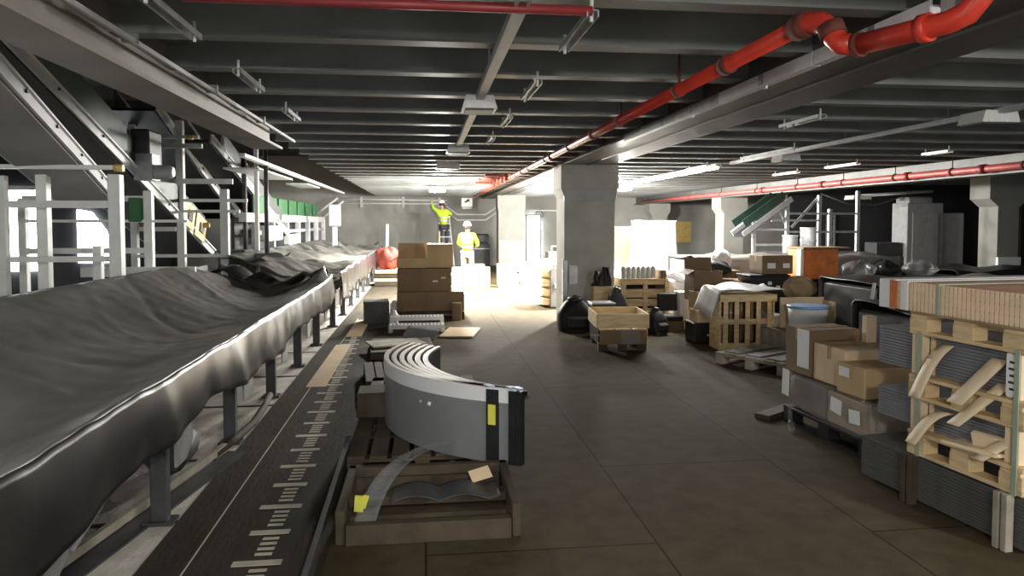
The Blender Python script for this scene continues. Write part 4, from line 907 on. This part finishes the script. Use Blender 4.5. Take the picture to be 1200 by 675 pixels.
build('foot', MB().box((.5, -.05, .8), (1.0, .06, .06)), 'galv', t)
t = lamp('unlit white lamp with long arm under the dark right ceiling', 10.95, 17.3, 2.34, 0, .5, .4)
build('arm', MB().tube([(.1, 0, .05), (1.9, -.2, .16)], .04, 8), 'white', t); build('cable', MB().tube([(-1, 0, .1), (-.3, 0, -.15), (.5, 0, -.2), (1.2, -.1, .05), (2, -.2, -.05)], .02, 6), 'dgrey', t)

# ------------------------------------------------------------------ pallet of cartons at right
t = thing('plastic_pallet', 'black plastic pallet under the film wrapped cartons', 'pallet', (3.5, 5.3, 0), R(3))
build('deck', MB().box((0, 0, .13), (.82, 1.16, .03), bev=.006), 'blackgloss', t)
for x in (-.36, 0, .36):
    build('runner', MB().box((x, 0, .012), (.1, 1.14, .024)), 'blackgloss', t)
    for y in (-.5, 0, .5): build('foot', MB().box((x, y, .07), (.1, .14, .1)), 'blackgloss', t)
t = thing('wrapped_cartons', 'low film wrapped cartons with white papers on the black plastic pallet', 'wrapped load', (3.5, 5.3, .147), R(3))
build('carton', MB().box((-.0, .3, .13), (.74, .5, .25), bev=.01), 'carddk', t); build('carton', MB().box((0, -.25, .12), (.74, .52, .24), bev=.01), 'card', t)
def wrap(u, v):
    a = 2 * PI * u; sq = lambda c: math.copysign(abs(c) ** .22, c)
    return (.4 * sq(math.cos(a)) + .01 * math.sin(a * 17 + v * 6), .57 * sq(math.sin(a)) + .01 * math.sin(a * 13 - v * 7), .27 * v + .012 * math.sin(a * 9))
build('film_wrap', MB().grid(90, 6, wrap, .003), 'film', t)
build('top_film', MB().box((0, 0, .268), (.76, 1.1, .008)), 'film', t)
for y, z, w, h, a in ((-.18, .17, .13, .11, .1), (-.4, .14, .12, .1, -.1), (.52, .2, .1, .22, .05)): build('paper', MB().box((-.425, y, z), (.006, w, h), (a, 0, 0)), 'label', t)
single('film_scrap', MB().grid(10, 8, lambda u, v: (-.1 + .12 * u, .1 * v - .1 + .2 * u, .02 + .14 * v * u + .02 * math.sin(u * 9 + v * 7)), .003), 'film', 'crumpled clear film scrap at the corner of the black pallet', 'plastic sheet', loc=(3.04, 5.55, .0))
cbox('tan carton with white label, nearest on the film wrapped cartons', (3.33, 4.99, .425), R(4), (.42, .32, .225), 'card', lab=[('-x', .22, .72, .12, .07)])
cbox('wide tan carton in the middle of the carton stack', (3.42, 5.36, .425), R(3), (.5, .42, .30), 'cardlt')
t = cbox('tall brown carton with a dark printed word at the back of the carton stack', (3.36, 5.78, .425), R(5), (.46, .36, .39), 'carddk', lab=[('-x', -.22, .58, .16, .32)], text=[('-y', .0, .72, .2, .045)])
cbox('dark grey carton behind the nearest tan carton', (3.72, 5.02, .425), R(4), (.3, .36, .16), 'dgrey', tape=False)
single('timber_offcut', MB().box((0, 0, .02), (.5, .14, .04), bev=.004), 'dkwood', 'dark timber offcut at the left corner of the black pallet', 'timber', loc=(3.1, 6.05, .0), rz=.6)

# ------------------------------------------------------------------ stack of pallets with grey mats
SX, SY, SR = 2.93, 4.07, R(6)
fx, fy = Vector((math.cos(SR), math.sin(SR), 0)), Vector((-math.sin(SR), math.cos(SR), 0))
def loc(x, y, z): p = Vector((SX, SY, z)) + fx * x + fy * y; return (p.x, p.y, p.z)
PW = .78
levels = [(0.30, 'lower'), (.64, 'middle'), (1.03, 'top')]
for z, nm in levels:
    t = pallet('timber_pallet', {'lower': 'lowest pine pallet of the mat stack at the right edge', 'middle': 'middle pine pallet of the mat stack at the right edge', 'top': 'top pine pallet carrying the tan slats'}[nm], loc(.6, -PW / 2, z), SR, PW, 1.2, 'wood')
def matmesh(w, d):
    mb = MB().box((0, 0, .0085), (w, d, .017), bev=.003)
    return mb
def mats_layer(z0, n, y0, y1, x0, label, group, lone=None):
    p = None
    for i in range(n):
        if p is None:
            p = single('rubber_mat', matmesh(1.1, y1 - y0), 'matsshade' if z0 < .1 else 'mats', label, 'mat', group, loc(x0 + .55, (y0 + y1) / 2, z0), SR)
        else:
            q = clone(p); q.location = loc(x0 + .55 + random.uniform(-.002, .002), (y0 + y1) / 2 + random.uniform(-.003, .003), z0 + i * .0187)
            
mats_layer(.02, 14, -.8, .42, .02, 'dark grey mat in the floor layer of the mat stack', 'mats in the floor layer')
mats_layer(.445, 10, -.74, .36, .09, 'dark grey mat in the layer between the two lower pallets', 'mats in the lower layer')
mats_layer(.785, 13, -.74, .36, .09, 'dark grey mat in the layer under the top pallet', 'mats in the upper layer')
for k, (z0, z1, nm) in enumerate(((.447, .64, 'lower'), (.787, 1.03, 'upper'), (.0, .3, 'floor'))):
    for j, (y, side) in enumerate(((-.05, 'left'), (-.70, 'right'))):
        t = thing('corner_support', f'pale timber corner support at the {side} of the {nm} mat layer', 'timber support', loc(.045 if k < 2 else -.02, y, z0), SR)
        mm = 'paleply' if k < 2 else ('dkwood', 'grwood')[j]
        build('upright', MB().box((0, .03, (z1 - z0) / 2), (.05, .035, z1 - z0), bev=.003), mm, t); build('upright', MB().box((0, -.02, (z1 - z0) / 2), (.05, .035, z1 - z0), bev=.003), mm, t)
        if k < 2: build('side_board', MB().box((.12, -.05, (z1 - z0) / 2), (.18, .022, z1 - z0)), 'wood', t)
t = thing('paper_sign', 'tall white printed paper on the right support of the mat stack', 'paper', loc(.008, -.70, .8), SR)
build('sheet', MB().box((0, 0, .11), (.006, .07, .22)), 'label', t)
mb = MB()
for i in range(5): mb.box((-.004, .0, .04 + i * .035), (.003, .028 + .012 * (i % 2), .012))
build('print', mb, 'ink', t)
for j, (y, l, z0) in enumerate(((-.09, 'green plastic strap down the left of the mat stack', .3), (-.74, 'green plastic strap down the right of the mat stack', .3))):
    single('strap', MB().box((0, 0, (1.05 - z0) / 2), (.006, .028, 1.05 - z0)), 'strapg', l, 'strap', loc=loc(-.008, y, z0), rz=SR)
# bent edge strips stuck between the layers
def strip(label, y, z, rise, out, tilt, w=.062, n=10, curve=.05):
    def f(u, v):
        s = u; return (-.03 - out * (1 - s) + .10 * s, tilt * (s - .5) + (v - .5) * w, rise * s + curve * math.sin(PI * s))
    return single('bent_strip', MB().grid(n, 2, f, .006), 'paleply', label, 'cardboard strip', 'bent strips between the pallets', loc(0, y, z), SR)
strip('bent tan strip sticking out at the upper left of the mat stack', -.19, .68, .31, .07, -.06, .085)
strip('wide straight tan strip leaning out at the upper right of the mat stack', -.50, .71, .26, .06, -.13, .10, 6, .0)
strip('second tan strip sloping out below the wide upper right one', -.53, .60, .24, .09, -.14, .08, 6, .0)
strip('bent tan strip sticking out at the lower left of the mat stack', -.19, .40, .2, .07, -.1, .08)
strip('short tan strip sloping out at the lower right of the mat stack', -.62, .44, .14, .04, -.1, .08, 6, .0)
single('tan_offcut', MB().box((0, 0, .01), (.2, .3, .02), (0, .1, .2), .003), 'paleply', 'flat tan offcut lying at the lower right of the mat stack', 'offcut', loc=loc(.02, -.5, .46), rz=SR)
single('tan_offcut', MB().box((0, 0, .04), (.03, .22, .09), (0, -.3, .2), .003), 'paleply', 'tan offcut leaning at the lower right of the mat stack', 'offcut', loc=loc(.05, -.56, .47), rz=SR)
# slat stack on top
t = thing('slat_stack', 'wrapped stack of tan slats on top of the pallet stack at the right', 'slat stack', loc(.55, -.40, 1.178), SR)
build('body', MB().box((.0, 0, .085), (1.25, 1.1, .17), bev=.006), 'block', t)
mb = MB()
for i in range(38): mb.box((-.626, -.535 + i * .029, .085), (.003, .02, .168))
build('slat_end', mb, 'slatend', t)
build('wrap', MB().box((-.0, .50, .087), (1.266, .13, .178), bev=.004), 'whitefilm', t, 'white film wrap'); build('wrap', MB().box((0, .36, .087), (1.264, .06, .176), bev=.004), 'label', t)
build('stripe', MB().box((-.634, .44, .087), (.004, .06, .17)), 'orange', t)
build('strap', MB().box((0, .1, .087), (1.275, .02, .18), bev=.002), 'strapg', t)

# ------------------------------------------------------------------ light, camera, view
w = bpy.data.worlds.new('world'); scn.world = w; w.use_nodes = True
w.node_tree.nodes['Background'].inputs['Color'].default_value = (.93, .97, 1, 1); w.node_tree.nodes['Background'].inputs['Strength'].default_value = .45
# unseen fill lamps added behind the camera to brighten the near bay
for i, (x, y, e) in enumerate(((.4, -1.6, 150), (5, -.6, 210), (-3.2, .6, 50))):
    lamp(['added fill lamp behind the camera over the aisle', 'added fill lamp behind the camera on the right', 'added fill lamp behind the camera over the trough'][i], x, y, 2.6, e, .4, 1.2)
F = 850.
cam = bpy.data.cameras.new('camera'); co = bpy.data.objects.new('camera', cam); COL.objects.link(co); scn.camera = co
cam.sensor_width = 36; cam.lens = 36 * F / 1200; cam.clip_start = .05; cam.clip_end = 200
cam.shift_y = -38.5 / 1200
pit = math.atan(38 / F); yaw = math.atan(103 / F * math.cos(pit))
co.location = (0, 0, 1.7); co.rotation_euler = (PI / 2 - pit, 0, -yaw)
scn.view_settings.view_transform = 'Standard'; scn.view_settings.look = 'None'; scn.view_settings.gamma = 1; scn.view_settings.exposure = 0.85
scn.view_settings.use_curve_mapping = False
scn.cycles.use_denoising = True; scn.cycles.max_bounces = 8; scn.cycles.sample_clamp_indirect = 6
